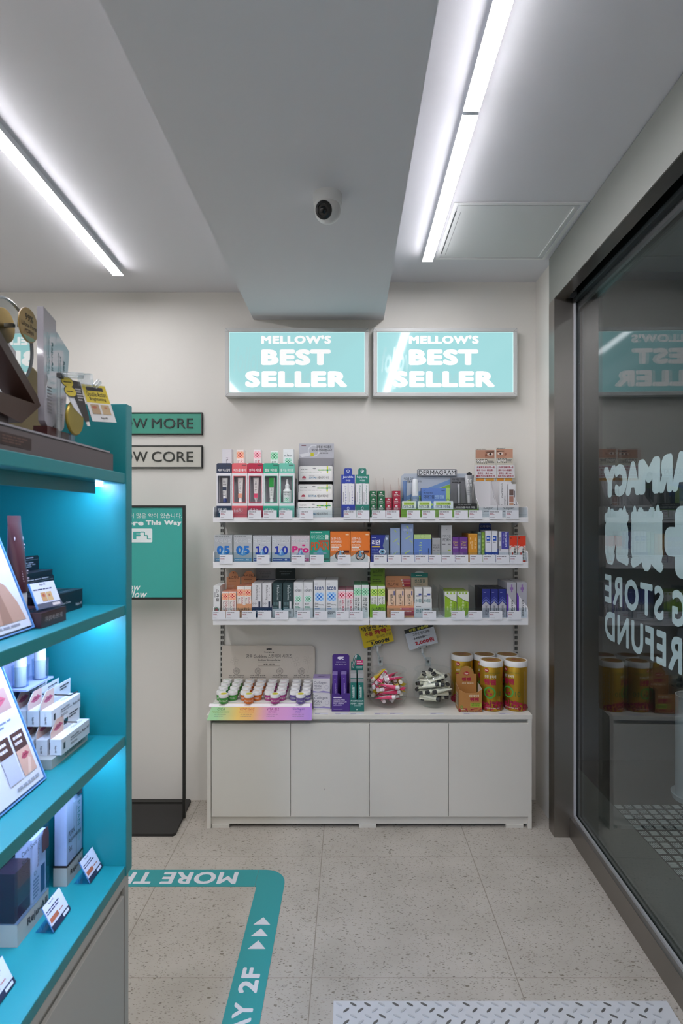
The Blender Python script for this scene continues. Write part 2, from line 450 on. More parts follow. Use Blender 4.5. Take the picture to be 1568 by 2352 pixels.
mb.text(F, 'DRUG', 1.37, 1.034, 1.688, 1.140, DEC, 0, .03, space=1.1); mb.text(F, 'STORE', 1.735, 1.034, 2.157, 1.140, DEC, 0, .03, space=1.1)
mb.text(F, 'TAX', 1.36, .898, 1.58, 1.004, DEC, 0, .03, space=1.1); mb.text(F, 'REFUND', 1.635, .898, 2.157, 1.004, DEC, 0, .03, space=1.1)
part('lettering', mb, d, 'pale vinyl lettering on the door glass')

# the street side: dark kerb stone and chequered steel plate
struct('ground', MB().box(.975, 1.24, -.5, 3.4, -.1, -.002, pm('6c6e68', .35, noise=.3)))
mb = MB().box(1.24, 2.6, .5, 3.2, -.1, -.004, pm('2a2826', .4, .3))
GLINT_BAR = pm('f0eee8', .3, .2)  # near-white colour stands in for glints on the raised steel bars
for i in range(26):
    for j in range(29):
        cx, cy = 1.262 + .045 * i, 1.42 + .045 * j + 0.0
        if cx > 2.2: continue
        for k in range(5):
            o = -.014 + .007 * k
            if (i + j) % 2: mb.box(cx + o - .0012, cx + o + .0012, cy - .016, cy + .016, -.004, -.0015, GLINT_BAR)
            else: mb.box(cx - .016, cx + .016, cy + o - .0012, cy + o + .0012, -.004, -.0015, GLINT_BAR)
struct('ground_plate', mb)
mb = MB().lathe([(.09, 0), (.098, .004), (.104, .03), (.098, .03), (.085, .02), (.085, .50), (.08, .50), (.08, .08)], pm('d9dcde', .4), 40)
solo('plant_pot', mb, 'white round pot on the dark chequer plate outside the glass door', 'pot', (1.655, 2.74, -.002))
ol = thing('mounted_fill_light', 'long light under the street canopy outside the glass door', 'ceiling light', (1.75, 2.0, 2.72))  # added fill lamp, out of view, brightening the outside plate and pot
part('diffuser', MB().box(-.05, .05, -.6, .6, 0, .02, led('eef0f4', 26.0)), ol)
part('housing', MB().box(-.06, .06, -.62, .62, .02, .05, pm('c8c8c8')), ol)
struct('ceiling_canopy', MB().box(1.0, 3.0, 0, 3.3, 2.77, 2.85, pm('6a6c6c', .6)))
struct('wall_street', MB().box(1.0, 4.0, 3.3, 3.4, -.1, 3.2, pm('2f3234', .7)))

# ================================================================ FLOOR MARKINGS, RAMP
TEAL = pm('2a8f92', .5); FW = pm('cfd0d6', .5)
F = TF((0, 0, .0012))
mb = MB().box(-1.75, -.347, 2.094, 2.194, .0, .0012, TEAL)
mb.text(F, 'MORE THIS WAY', -1.235, 2.108, PX(544, 2.14), 2.180, FW, .0003, .03, 180)
solo('floor_sticker', mb, 'teal floor strip lettered in white running under the teal shelf unit', 'floor sticker')
pts = [(-.34, .9), (-.239, .9), (-.239, 2.094 + .02)]
for i in range(7):
    t_ = R(90 * i / 6); pts.append((-.239 - .08 + .08 * math.cos(t_), 2.114 + .08 * math.sin(t_)))
pts += [(-.346, 2.194), (-.346, 2.094), (-.34, 2.094)]
mb = MB().slab(F, pts, TEAL, -.0012, 0)
for y in (1.915, 1.862, 1.808): mb.poly(F, [(-.318, y - .018), (-.262, y - .018), (-.290, y + .018)], FW, .0003)
mb.text(F, '2F', -.318, 1.623, -.263, 1.716, FW, .0003, .035, 90)
mb.text(F, 'MORE THIS WAY', -.318, .98, -.263, 1.592, FW, .0003, .03, 90)
solo('floor_sticker', mb, 'teal floor strip with three white arrowheads turning a rounded corner', 'floor sticker')
# bright chequer plate
t = pm('d4d7db', .45, .35, noise=.12)
mb = MB().slab(TF((0, 0, 0)), [(-.044, .95), (.86, .95), (.884, 1.594), (-.044, 1.594)], t, 0, .004)
WORN = pm('6f6e6c', .4, .5); LUG = pm('c3c6ca', .35, .5)
Fp = TF((0, 0, .004))
for i in range(25):
    for j in range(14):
        cx, cy = -.028 + .039 * i + .0195 * (j % 2), 1.582 - .0187 * j
        if cx > .865: continue
        a = R(40 if j % 2 else -32); ca, sa = math.cos(a), math.sin(a)
        pts = []
        for k in range(10):
            u, w_ = .0105 * math.cos(k * R(36)), .003 * math.sin(k * R(36))
            pts.append((cx + u * ca - w_ * sa, cy + u * sa + w_ * ca))
        mb.slab(Fp, pts, WORN if rnd.random() < (.5 if j % 2 else .25) else LUG, 0, .0016)
solo('threshold_plate', mb, 'silvery chequered metal plate lying on the terrazzo by the glass door', 'metal plate')

# ================================================================ WALL SIGNS
def lightbox(x0, x1, y0, y1, label):
    Y = 2.69; a, b_ = PX(x0, Y), PX(x1, Y); z0, z1 = PZ(y1, Y), PZ(y0, Y); w, h = b_ - a, z1 - z0
    t = thing('lightbox_sign', label, 'sign', (a, Y, z0), 0, 'twin glowing wall signs')
    fr = pm('c9cac8', .4); mb = MB(); e = .018
    D = WY - Y
    for q in ((0, w, 0, e), (0, w, h - e, h), (0, e, e, h - e), (w - e, w, e, h - e)): mb.box(q[0], q[1], 0, D, q[2], q[3], fr)
    F = XF((0, 0, 0))
    for s in ((0, 0, e, e), (w, 0, w - e, e), (0, h, e, h - e), (w, h, w - e, h - e)): mb.stroke(F, [s[:2], s[2:]], .0012, '8f908e', .0003)
    part('frame', mb, t, bevel=.0015)
    m, nt, b = nmat('lit_acrylic')
    b.inputs['Base Color'].default_value = lin('1c4244'); b.inputs['Roughness'].default_value = .06
    b.inputs['Emission Color'].default_value = lin('a3d6d9'); b.inputs['Emission Strength'].default_value = SIGN_E
    mb = MB().box(e, w - e, .008, D - .004, e, h - e, m)
    F = XF((0, .0078, 0))
    lm = pm('ffffff', .3, emit=SIGN_E * .92); lt = pm('a7d9dc', .12, emit=SIGN_E * .93)
    k = lambda px: (px - x0) / (x1 - x0) * w
    q = lambda py: (y1 - py) / (y1 - y0) * h
    mb.text(F, 'follow', k(x0 + 18), q(855), k(x0 + 95), q(795), lt, .0001, .03, shear=.3)
    mb.text(F, 'mellow', k(x0 + 45), q(894), k(x0 + 195), q(840), lt, .0001, .03, shear=.3)
    mb.text(F, "MELLOW'S", k(x0 + 82), q(788.5), k(x0 + 243), q(769), lm, .0003, .055)
    mb.text(F, 'BEST', k(x0 + 82), q(838), k(x0 + 242), q(801), lm, .0003, .06)
    mb.text(F, 'SELLER', k(x0 + 45), q(889), k(x0 + 280), q(851), lm, .0003, .06)
    edge = pm('d8f6f6', .2, emit=SIGN_E * 1.05)
    for s in ((e, e, w - e, e + .002), (e, h - e - .002, w - e, h - e), (e, e, e + .002, h - e), (w - e - .002, e, w - e, h - e)): mb.quad(F, *s, edge, .0005)
    part('lit_panel', mb, t, 'glowing teal panel with white lettering')
SIGN_E = 1.0
lightbox(517, 846, 753, 910, 'glowing teal lettered sign in a grey frame above the medicine boxes, nearer the teal shelves')
lightbox(857, 1188, 753, 910, 'glowing teal lettered sign in a grey frame nearer the glass door')

def plaque(text, y0, y1, face, ink, label):
    Y = WY - .014; a, b_ = PX(150, Y), PX(464, Y); z0, z1 = PZ(y1, Y), PZ(y0, Y); w, h = b_ - a, z1 - z0
    t = thing('wall_sign', label, 'sign', (a, Y, z0))
    mb = MB().box(0, w, .003, .014, 0, h, face)
    part('board', mb, t)
    mb = MB(); e = .005
    for q in ((0, w, 0, e), (0, w, h - e, h), (0, e, e, h - e), (w - e, w, e, h - e)): mb.box(q[0], q[1], 0, .014, q[2], q[3], pm('23251f', .4))
    part('frame', mb, t)
    F = XF((0, .003, 0)); mb = MB()
    s = text.split(' '); k = lambda px: (px - 150) / 314 * w
    mb.text(F, s[1], k(348 if s[1] == 'MORE' else 348), h * .28, k(443), h * .73, ink, .004, 0.004, deep=.004)
    mb.text(F, s[0], k(209), h * .28, k(338), h * .73, ink, .004, 0.004, deep=.004)
    part('lettering', mb, t)
plaque('MELLOW MORE', 947, 998, pm('37907a', .5), pm('1f2522', .5), 'green wall sign in a thin black frame, black lettering, above the cream one')
plaque('MELLOW CORE', 1023, 1075, pm('c6c4b9', .5), pm('252820', .5), 'cream wall sign in a thin black frame, hung below the green one')

# poster stand
Y = 2.55
t = thing('poster_stand', 'black metal floor stand holding a teal glossy poster beside the teal shelf unit', 'poster stand', (PX(180, Y), Y, 0))
bx = PX(180, Y); w = PX(425, Y) - bx; z1 = PZ(1161, Y); z0 = PZ(1377, Y)
FRM = pm('1a1a17', .45)
mb = MB().slab(TF(), [(-.03, -.125), (PX(396, 2.425) - bx, -.125), (PX(400, 2.43) - bx + .004, -.115), (PX(440, 2.73) - bx, .165), (PX(436, 2.735) - bx, .175), (-.03, .175)], pm('232220', .6), 0, .012)
part('base', mb, t)
mb = MB()
for a in ((0, .012), (w - .012, w)): mb.box(a[0], a[1], 0, .014, .012, z1, FRM)
mb.box(.012, w - .012, 0, .014, z1 - .009, z1, FRM).box(.012, w - .012, 0, .014, z0, z0 + .009, FRM).box(.012, w - .012, 0, .014, .075, .085, FRM)
part('frame', mb, t)
mb = MB(); pw, ph = w - .024, z1 - z0 - .018
mb.box(.012, w - .012, .004, .012, z0 + .009, z1 - .009, pm('3aa69c', .25, coat=1.0))
F = XF((.012, .004, z0 + .009)); k = lambda px: PX(px, Y) - bx - .012; q = lambda py: PZ(py, Y) - z0 - .009
PWH = pm('e6efee', .25, coat=1.0)
mb.text(F, '2층에 더 많은 약이 있습니다.', k(262), q(1190), k(417), q(1180 - 1), PWH, .0004, .004)
mb.text(F, 'More', k(268), q(1207), k(329), q(1195), PWH, .0004, .05); mb.text(F, 'This Way', k(334), q(1209), k(416), q(1195), PWH, .0004, .05)
mb.poly(F, rrect(k(268), q(1246), k(349), q(1214), .006), PWH, .0003)
mb.text(F, '2', k(280), q(1239), k(301), q(1221), '3aa69c', .0005, .05); mb.text(F, 'F', k(305), q(1239), k(322), q(1221), '3aa69c', .0005, .05)
mb.stroke(F, [(k(323), q(1222)), (k(331), q(1222)), (k(331), q(1230)), (k(338), q(1230)), (k(338), q(1238)), (k(346), q(1238))], .005, '3aa69c', .0005)
mb.text(F, 'Follow', k(262), q(1357), k(322), q(1340), PWH, .0004, .02, shear=.35); mb.text(F, 'Mellow', k(270), q(1374), k(337), q(1356), PWH, .0004, .02, shear=.35)
part('poster', mb, t, 'glossy teal poster with white lettering')
# ================================================================ WHITE CABINET AND WALL SHELVES
CF = 2.487
cx0, cx1 = PX(475, CF), PX(1221, CF); ZC = .494
cw = cx1 - cx0
t = thing('base_cabinet', 'low white four-door cabinet standing under the medicine shelves', 'cabinet', (cx0, CF, 0))
CD = WY - CF - .002
MEL = pm('d9d6cd', .42, noise=.03)
part('top', MB().box(-.002, cw + .002, -.002, CD, .475, ZC, MEL), t, bevel=.001)
for a, b_ in ((0, .017), (cw - .017, cw)): part('side_panel', MB().box(a, b_, 0, CD, 0, .475, MEL), t, bevel=.0008)
part('back_panel', MB().box(.017, cw - .017, CD - .01, CD, .02, .475, MEL), t)
part('rail', MB().box(.017, cw - .017, .03, .045, .44, .475, MEL), t)
part('plinth', MB().box(.017, cw - .017, .012, .026, .014, .0495, MEL), t)
for a in (.02, .66, cw - .11): part('foot', MB().box(a, a + .075, .006, .08, 0, .0145, MEL), t)
for k, (a, b_) in enumerate(((485, 666), (667, 847), (848, 1029), (1030, 1212))):
    mb = MB().box(PX(a, CF) - cx0 + .001, PX(b_, CF) - cx0 + .0008, .0, .016, .051, .457, MEL)
    if k == 1: mb.disc(XF((0, 0, 0)), PX(746, CF) - cx0, PZ(1813, CF), .0012, .005, '3a3a38')
    part('door', mb, t, bevel=.001)

S1, S2, S3 = 1.3505, 1.1535, .9065
YS = 2.53                                     # shelf front
SH = pm('e2e2e4', .35); GUARD = clear('f3f8fa', .05, name='acrylic')
xm = PX(848.5, YS)
for nm, S, hh in (('top', S1, .021), ('middle', S2, .026), ('lower', S3, .03)):
    for side, a, b_ in (('nearer the poster', PX(489, YS), xm - .001), ('nearer the glass door', xm + .001, PX(1213, YS))):
        t = thing('wall_shelf', f'white {nm} wall shelf span with clear guard, {side}', 'shelf', (a, YS, S), 0, 'wall shelf spans')
        w = b_ - a
        part('board', MB().box(0, w, .004, WY - YS - .014, -.012, 0, SH), t)
        part('lip', MB().box(0, w, 0, .004, -hh, .001, SH), t, bevel=.0008)
        part('guard', MB().box(.006, w - .006, .003, .0052, .0012, .045, GUARD).box(.006, w - .006, .0, .003, .014, .0155, GUARD), t, 'clear acrylic guard strip')
        for q, on in ((0, 'poster' in side), (w - .003, 'door' in side)):
            if on: part('end_plate', MB().slab(Fr((q + .0, .0, 0), (0, 1, 0), (0, 0, 1)), [(.004, 0), (.19, 0), (.19, .05), (.02, .05), (.008, .044), (.004, .03)], SH, 0, .003), t)
        for q in (.012, w - .02):
            part('bracket', MB().slab(Fr((q, 0, 0), (0, 1, 0), (0, 0, 1)), [(.03, -.012), (.19, -.012), (.19, -.045), (.17, -.045)], SH, 0, .002), t)
for px, w_ in ((511, 'nearest the poster'), (847, 'in the middle'), (1183, 'nearest the glass door')):
    x = PX(px, WY); mb = MB().box(-.0085, .0085, -.012, 0, .42, S1 - .013, pm('c3c2bd', .4, .3))
    z = .44
    F = XF((0, -.012, 0))
    while z < S1 - .04:
        mb.quad(F, -.0065, z, -.002, z + .016, '111111'); mb.quad(F, .002, z, .0065, z + .016, '111111'); z += .0255
    mb.quad(F, -.0008, .42, .0008, S1 - .02, '8a8984')
    solo('shelf_rail', mb, f'slotted white wall upright carrying the shelves, {w_}', 'shelf upright', (x, WY, 0), 0, 'slotted shelf uprights')

# ---------------------------------------------------------------- helpers for goods
ORD = ['front', 'second', 'third', 'fourth', 'fifth', 'sixth', 'seventh']
YG = 2.553
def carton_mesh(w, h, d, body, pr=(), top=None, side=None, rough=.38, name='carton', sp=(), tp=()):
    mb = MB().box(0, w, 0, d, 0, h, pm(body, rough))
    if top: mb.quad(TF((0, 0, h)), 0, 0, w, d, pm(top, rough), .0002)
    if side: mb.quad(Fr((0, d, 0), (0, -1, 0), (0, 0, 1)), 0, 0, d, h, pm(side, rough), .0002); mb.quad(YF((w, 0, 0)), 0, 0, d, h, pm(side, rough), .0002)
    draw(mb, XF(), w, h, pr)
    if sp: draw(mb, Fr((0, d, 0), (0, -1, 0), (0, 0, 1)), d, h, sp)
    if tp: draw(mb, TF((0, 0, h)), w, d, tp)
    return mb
def file(name, desc, cat, x0, x1, yt, S, n, d, body, pr=(), group=None, Y=YG, zb=0.0, h=None, step=None, **kw):
    """a file of n equal boxes, one behind the other, its front face at the photographed place"""
    X = PX(x0, Y); w = PX(x1, Y) - X - .0008; h = h or PZ(yt, Y) - S - zb
    step = step or d + .0006; o = None; out = []
    for i in range(n):
        lab = desc if n == 1 else (f'{desc}, front of its file' if i == 0 else f'{desc}, {ORD[i]} from the front')
        if o is None: o = q = solo(name, carton_mesh(w, h, d, body, pr, **kw), lab, cat, (X + .0004, Y, S + zb + .0003), 0, group)
        else: q = dup(o, (X + .0004, Y + i * step, S + zb + .0003), lab)
        out.append(q)
    return out
def display(name, label, x0, x1, yl, S, d, body, lip_pr=(), head=None, head_pr=(), Y=2.549, cat='counter display', inner=None, notch=True, tab=None):
    """open card tray with a front lip and a header card at the back"""
    X = PX(x0, Y); w = PX(x1, Y) - X; hl = PZ(yl, Y) - S
    t = thing(name, label, cat, (X, Y, S)); m = pm(body, .45)
    mb = MB().box(0, w, 0, d, .0, .0012, m).box(0, .0012, .0012, d, .0012, hl * 1.3, m).box(w - .0012, w, .0012, d, .0012, hl * 1.3, m)
    F = XF(); r = min(.007, w * .12)
    if notch:
        pts = [(0, 0), (w, 0), (w, hl)] + [(w / 2 + r * math.cos(R(a)), hl - r * math.sin(R(a))) for a in (0, 30, 60, 90, 120, 150, 180)] + [(0, hl)]
    else: pts = [(0, 0), (w, 0), (w, hl), (0, hl)]
    mb.slab(F, pts, m, -.0012, 0)
    draw(mb, F, w, hl, lip_pr)
    part('tray', mb, t)
    if head:
        hx0, hx1, hy0, hy1 = head; Yh = Y + d; a = PX(hx0, Yh) - X; W_ = PX(hx1, Yh) - PX(hx0, Yh); z1 = PZ(hy0, Yh) - S; zt = PZ(hy1, Yh) - S
        mb = MB(); F = XF((a, d + .0016, 0)); r = .006
        pts = [(0, 0), (W_, 0), (W_, z1 - r), (W_ - r, z1), (r, z1), (0, z1 - r)]
        if tab == 'arch': pts = [(0, 0), (W_, 0), (W_, z1 * .86)] + [(W_ / 2 + W_ * .36 * math.cos(R(a_)), z1 * .86 + z1 * .14 * math.sin(R(a_))) for a_ in range(0, 181, 15)] + [(0, z1 * .86)]
        if tab == 'neck': pts = [(0, 0), (W_, 0), (W_, zt + (z1 - zt) * .6), (W_ * .8, zt + (z1 - zt) * .6), (W_ * .8, z1 - r), (W_ * .74, z1), (W_ * .26, z1), (W_ * .2, z1 - r), (W_ * .2, zt + (z1 - zt) * .6), (0, zt + (z1 - zt) * .6)]
        mb.slab(F, pts, m, -.0012, 0)
        Fh = XF((a, d + .0016, zt)); draw(mb, Fh, W_, z1 - zt, head_pr)
        part('header_card', mb, t)
    return t
K_, GR, MID = '2c2c30', '8a8a90', '5a5a60'
WH = 'eceae8'

# ================================================================ TOP SHELF
win = [(497, 532, '2e3850', '피부 색소침착', 'navy', 0), (532.6, 568, 'df626a', '여드름 흉터', 'coral', 1), (568.6, 604, 'b71d43', '뾰루지·여드름', 'crimson', 2),
       (604.6, 640, '35a888', '좁쌀 여드름', 'green', 3), (640.6, 676, '6fc6b0', '등·가슴 여드름', 'mint', 4)]
for x0, x1, c, txt, cn, k in win:
    Y = YG; X = PX(x0, Y); w = PX(x1, Y) - X - .0006; H = PZ(1064, Y) - S1; d = .045
    pz = lambda py: PZ(py, Y) - S1
    t = thing('window_display', f'tall white display box with {cn} header and a window showing one product', 'product display', (X, Y, S1 + .0003), 0, 'window display boxes on the top shelf')
    bd = pm('e4e3e6', .4); cc = pm(c, .4); wz0, wz1 = pz(1155), pz(1093); m_ = .006
    mb = MB().box(0, m_, 0, d, 0, pz(1087), bd).box(w - m_, w, 0, d, 0, pz(1087), bd).box(m_, w - m_, 0, d, 0, wz0, bd).box(m_, w - m_, 0, d, wz1, pz(1087), bd)
    mb.box(m_, w - m_, d - .002, d, wz0, wz1, pm('a9a8ae', .5))
    part('body', mb, t)
    e = .0022; mb = MB()
    for a in ((m_, w - m_, wz0, wz0 + e), (m_, w - m_, wz1 - e, wz1), (m_, m_ + e, wz0 + e, wz1 - e), (w - m_ - e, w - m_, wz0 + e, wz1 - e)): mb.box(a[0], a[1], -.001, .006, a[2], a[3], cc)
    part('window_trim', mb, t)
    mb = MB().slab(XF((0, 0, pz(1087))), [(0, 0), (w, 0), (w, pz(1064) - pz(1087) - .005), (w - .005, pz(1064) - pz(1087)), (.005, pz(1064) - pz(1087)), (0, pz(1064) - pz(1087) - .005)], cc, -d, 0)
    F = XF((0, 0, pz(1087))); draw(mb, F, w, H - pz(1087), [('t', txt, .1, .18, .9, .44, 'f4f4f4', .02), ('q', .64, .78, .95, .84, '3a3a40')])
    part('header', mb, t)
    mb = MB().box(.0003, w - .0003, -.0012, -.0002, 0, pz(1162), cc); draw(mb, XF((0, -.0012, 0)), w, pz(1162), [('t', '노스카나' if k == 1 else ('멜라' if k == 0 else '애크논'), .12, .42, .7, .8, 'f0e6e6', .01)])
    part('base', mb, t)
    part('rear_bin', MB().box(.003, w - .003, d + .0005, .145, 0, PZ(1098, 2.63) - S1, bd), t)
    # the product in the window
    cxw, cz = X + w / 2, S1 + .0006 + wz0 + e
    Tn = [('navy and white', WH, '3a4a86', 'e8e8ea'), ('white and peach', WH, 'e9a58c', 'f0ece8'), ('white and crimson', WH, 'd6486e', 'f2f2f2'), ('green-topped white', '35a04a', 'dfe6df', 'f0f0f0')]
    if k < 4:
        tc = Tn[k]; h = wz1 - wz0 - e * 2 - .006; ts = thing('cream_tube', f'{tc[0]} cream tube standing cap-down in the {cn} window display', 'cream tube', (cxw, Y + .02, cz), 0, 'tester tubes in the window displays')
        rg = []; n = 14
        for q in range(7):
            s = q / 6; ra = .0085 + .004 * s; rb = .0085 * (1 - s) + .0012
            rg.append([V((ra * math.cos(2 * math.pi * i / n), rb * math.sin(2 * math.pi * i / n), .018 + (h - .018) * s)) for i in range(n)])
        mb = MB().loft(rg, pm(tc[1] if k != 3 else 'eef0ee', .3))
        Fb = XF((0, -.0095, 0))
        if k == 0: mb.quad(Fb, -.0085, .055, .0085, .068, '2f3a50', 0)
        if k == 3: mb.quad(Fb, -.011, h * .62, .011, h, pm('2f9a44', .3), 0); mb.text(Fb, '애크린', -.004, .03, .004, h * .55, '2a3a35', .0002, .0, -90)
        if k in (1, 2): mb.text(Fb, '노스카나' if k == 1 else '애크논', -.0045, .045, .0045, h * .85, '35353a', .0002, 0, -90); mb.quad(Fb, -.0085, .021, .0085, .040, tc[2], .0001)
        if k == 0: mb.lines(Fb, -.007, .075, .007, h * .9, 3, '55555a', .0002); mb.lines(Fb, -.007, .028, .007, .05, 4, '8a8a90', .0002)
        part('tube_body', mb, ts)
        part('cap', MB().lathe([(.0085, 0), (.0085, .010), (.006, .018)] if k != 2 else [(.003, 0), (.0045, .01), (.0085, .019)], pm(tc[2] if k == 0 else 'eeeeee', .3), 16), ts)
    else:
        ts = thing('spray_bottle', 'small white spray bottle with a mint label in the mint window display', 'spray bottle', (cxw, Y + .022, cz))
        mb = MB().lathe([(.018, 0), (.0195, .003), (.0195, .052), (.012, .06), (.010, .062)], pm('e8ecec', .3), 24)
        Fb = XF((0, -.0197, 0)); mb.text(Fb, 'aclean', -.015, .042, .015, .05, K_, .0, .01); mb.text(Fb, '애크린', -.012, .031, .012, .039, K_, .0, .0)
        draw(mb, XF((-.009, -.0199, .004)), .018, .018, [('x', 0, 0, 1, '1d8a5e', '8cc9b2', 'cfe8df')])
        part('bottle', mb, ts)
        part('nozzle', MB().lathe([(.010, .062), (.010, .078), (.006, .082), (.004, .1), (.003, .104)], pm('f0f0f2', .3), 16), ts)

PZB = PZ(1098, 2.63) - S1 + .0006
def behind(x0, x1, yt, n, d, body, pr, desc, **kw):
    file('medicine_carton', desc, 'carton', x0, x1, yt, S1, n, d, body, pr, 'cartons peeking over the window displays', Y=2.602, zb=PZB, **kw)
NOS = [('x', 0, .68, 1.0, 'cf2f3a', 'f0a07e', 'f8c3a6'), ('t', '노스카나', .12, .05, .42, .62, '4a3f3c', .01, -90), ('t', 'noscana', .55, .15, .85, .64, 'b04a50', 0, -90)]
ACN = [('x', 0, .68, 1.0, 'c21f46', 'f3a9ba', 'f9d2da'), ('t', 'acnon', .55, .18, .85, .64, 'c23a5a', .01, -90), ('t', '애크논', .15, .3, .45, .63, '4a4044', .0, -90)]
ACL = [('x', 0, .68, 1.0, '178a54', '7fd0a0', 'bfe8d0'), ('t', 'aclean', .5, .18, .85, .62, '3a4a48', .01, -90), ('t', '애크린', .12, .25, .42, .62, '3a4a48', .01, -90)]
MEL_ = [('t', 'Melaforming', .35, .5, .62, .94, '2f3138', 0, -90), ('l', .72, .6, .8, .9, 3, GR), ('q', .0, .47, 1, .475, GR), ('r', .14, .40, .06, .09, MID), ('r', .36, .40, .06, .09, MID), ('q', .66, .02, .86, .46, '28324e'), ('l', .06, .04, .6, .3, 7, MID)]
MEL2 = [('t', 'Melaforma', .45, .5, .68, .94, 'c9d2d4', 0, -90), ('l', .74, .6, .8, .9, 3, '8fa0a2'), ('q', .0, .47, 1, .475, '82979a'), ('q', .08, .34, .3, .44, '546e72'), ('q', .36, .34, .58, .44, '546e72'), ('q', .66, .02, .86, .46, 'd8d8dc'), ('l', .06, .04, .6, .3, 7, '7f9598')]
ACLW = [('t', 'aclean', .1, .74, .85, .83, '3f4f58', .01), ('x', .16, .44, .66, '178a5a', '8fd0ba', 'cdebe0'), ('t', '애크린', .14, .35, .6, .41, '33363c', .01), ('t', 'aclean', .1, .86, .4, .88, GR), ('l', .14, .22, .86, .33, 3, '5fa08a'), ('l', .2, .1, .8, .18, 2, MID)]
behind(510, 532, 1032, 2, .02, 'e0dfe4', [('t', 'Melaforming', .35, .1, .62, .7, '3a3a44', 0, -90), ('q', .1, .02, .3, .12, GR), ('q', .5, .02, .8, .14, '2f3a52')], 'white carton peeking above the navy window display')
behind(543, 559.5, 1033, 3, .018, 'f2ece8', NOS, 'peach chequered carton above the coral window display')
behind(582, 599, 1033, 2, .02, 'f0ecee', ACN, 'pink chequered carton above the crimson window display')
behind(621, 638, 1036, 1, .02, 'eef2f0', ACL, 'green chequered carton above the green window display')
behind(650, 674, 1032, 2, .02, 'ebecee', ACLW, 'white carton with green cross above the mint window display')

# three-tier grey rack
Y0 = 2.549; X = PX(681, 2.56); w = PX(765, 2.56) - X
t = thing('tiered_rack', 'grey three-tier card rack of white cartons with a header of text', 'product rack', (X, Y0, S1))
GC = pm('8f8e94', .5); tiers = [(2.549, .0012), (2.588, .082), (2.626, .168)]
mb = MB().box(0, w, .135, .137, 0, PZ(1019, 2.686) - S1, GC)
Fh = XF((0, .135, PZ(1052, 2.686) - S1)); hh = PZ(1019, 2.686) - PZ(1052, 2.686)
draw(mb, Fh, w, hh, [('q', 0, 0, 1, 1, 'b9bac2'), ('p', [(.0, .25), (.3, .38), (.36, .2), (.08, .05)], 'd9dade'), ('r', .42, .5, .14, .17, 'd4d5da'), ('q', .33, .12, .42, .36, 'c9c326'),
     ('t', '염증성 여드름은', .5, .68, .93, .86, '26262a', .015), ('t', '약으로 잡아야합니다!', .36, .46, .94, .64, '26262a', .015), ('l', .6, .28, .93, .4, 1, '333333'), ('q', .07, .84, .2, .9, '6a3a44')])
part('back_panel', mb, t)
for a in (0, w - .0015):
    part('side_panel', MB().slab(Fr((a, 0, 0), (0, 1, 0), (0, 0, 1)), [(0, 0), (.135, 0), (.135, .27), (.095, .27), (.06, .18), (.03, .1), (0, .03)], GC, 0, .0015), t)
for Y, z in tiers:
    y = Y - Y0
    part('tier', MB().box(.0017, w - .0017, y, .134, z - .0012, z, GC), t)
cwid = w - .008
def hang_carton(loc, label, group):
    t = thing('acne_cream_carton', label, 'carton', loc, 0, group)
    mb = MB().box(0, cwid, 0, .017, 0, .034, pm('e9e8e6', .4))
    draw(mb, XF(), cwid, .034, [('d', .15, .42, .055, 'b3475a'), ('q', .1, .2, .2, .36, 'e9e8e6'), ('t', 'SEVITAB', .3, .35, .52, .6, '5f8fae', .03), ('t', '세비타비', .54, .3, .87, .66, '3a3a40', .0), ('l', .3, .66, .5, .74, 1, GR), ('l', .08, .14, .22, .2, 1, GR)])
    part('box', mb, t)
    mb = MB(); F = XF((0, .016, .034)); th = .036
    mb.slab(F, [(0, 0), (cwid, 0), (cwid, th - .004), (cwid - .004, th), (.004, th), (0, th - .004)], pm('eae9e7', .4), -.001, 0)
    draw(mb, F, cwid, th, [('t', '여드름 치료제', .05, .5, .24, .66, K_, .01), ('l', .05, .2, .7, .32, 1, MID), ('d', .05, .26, .012, '2f9a54'), ('d', .34, .26, .012, '2f9a54'), ('q', .55, .45, .95, .58, '2f9f58'), ('q', .82, .1, .86, .98, 'c8cf2a'), ('q', .82, .35, .86, .6, '2f9f58'), ('q', .6, .47, .66, .56, 'c8cf2a'), ('q', .74, .47, .79, .56, 'c8cf2a'), ('d', .45, .72, .05, '9a9a9e', .02), ('d', .9, .72, .03, 'cfcfcf')])
    part('hang_tab', mb, t)
    return t
q = None
for i, (Y, z) in enumerate(tiers):
    for j in range(2):
        loc = (X + .004 - .001 * j, Y + .004 + j * .021, S1 + z + .0004); nm = ['bottom', 'middle', 'top'][i]
        lab = f'white tabbed carton, {"front one" if j == 0 else "second one"} on the {nm} tier of the grey rack'
        q = hang_carton(loc, lab, 'white tabbed cartons on the grey rack') if q is None else dup(q, loc, lab)

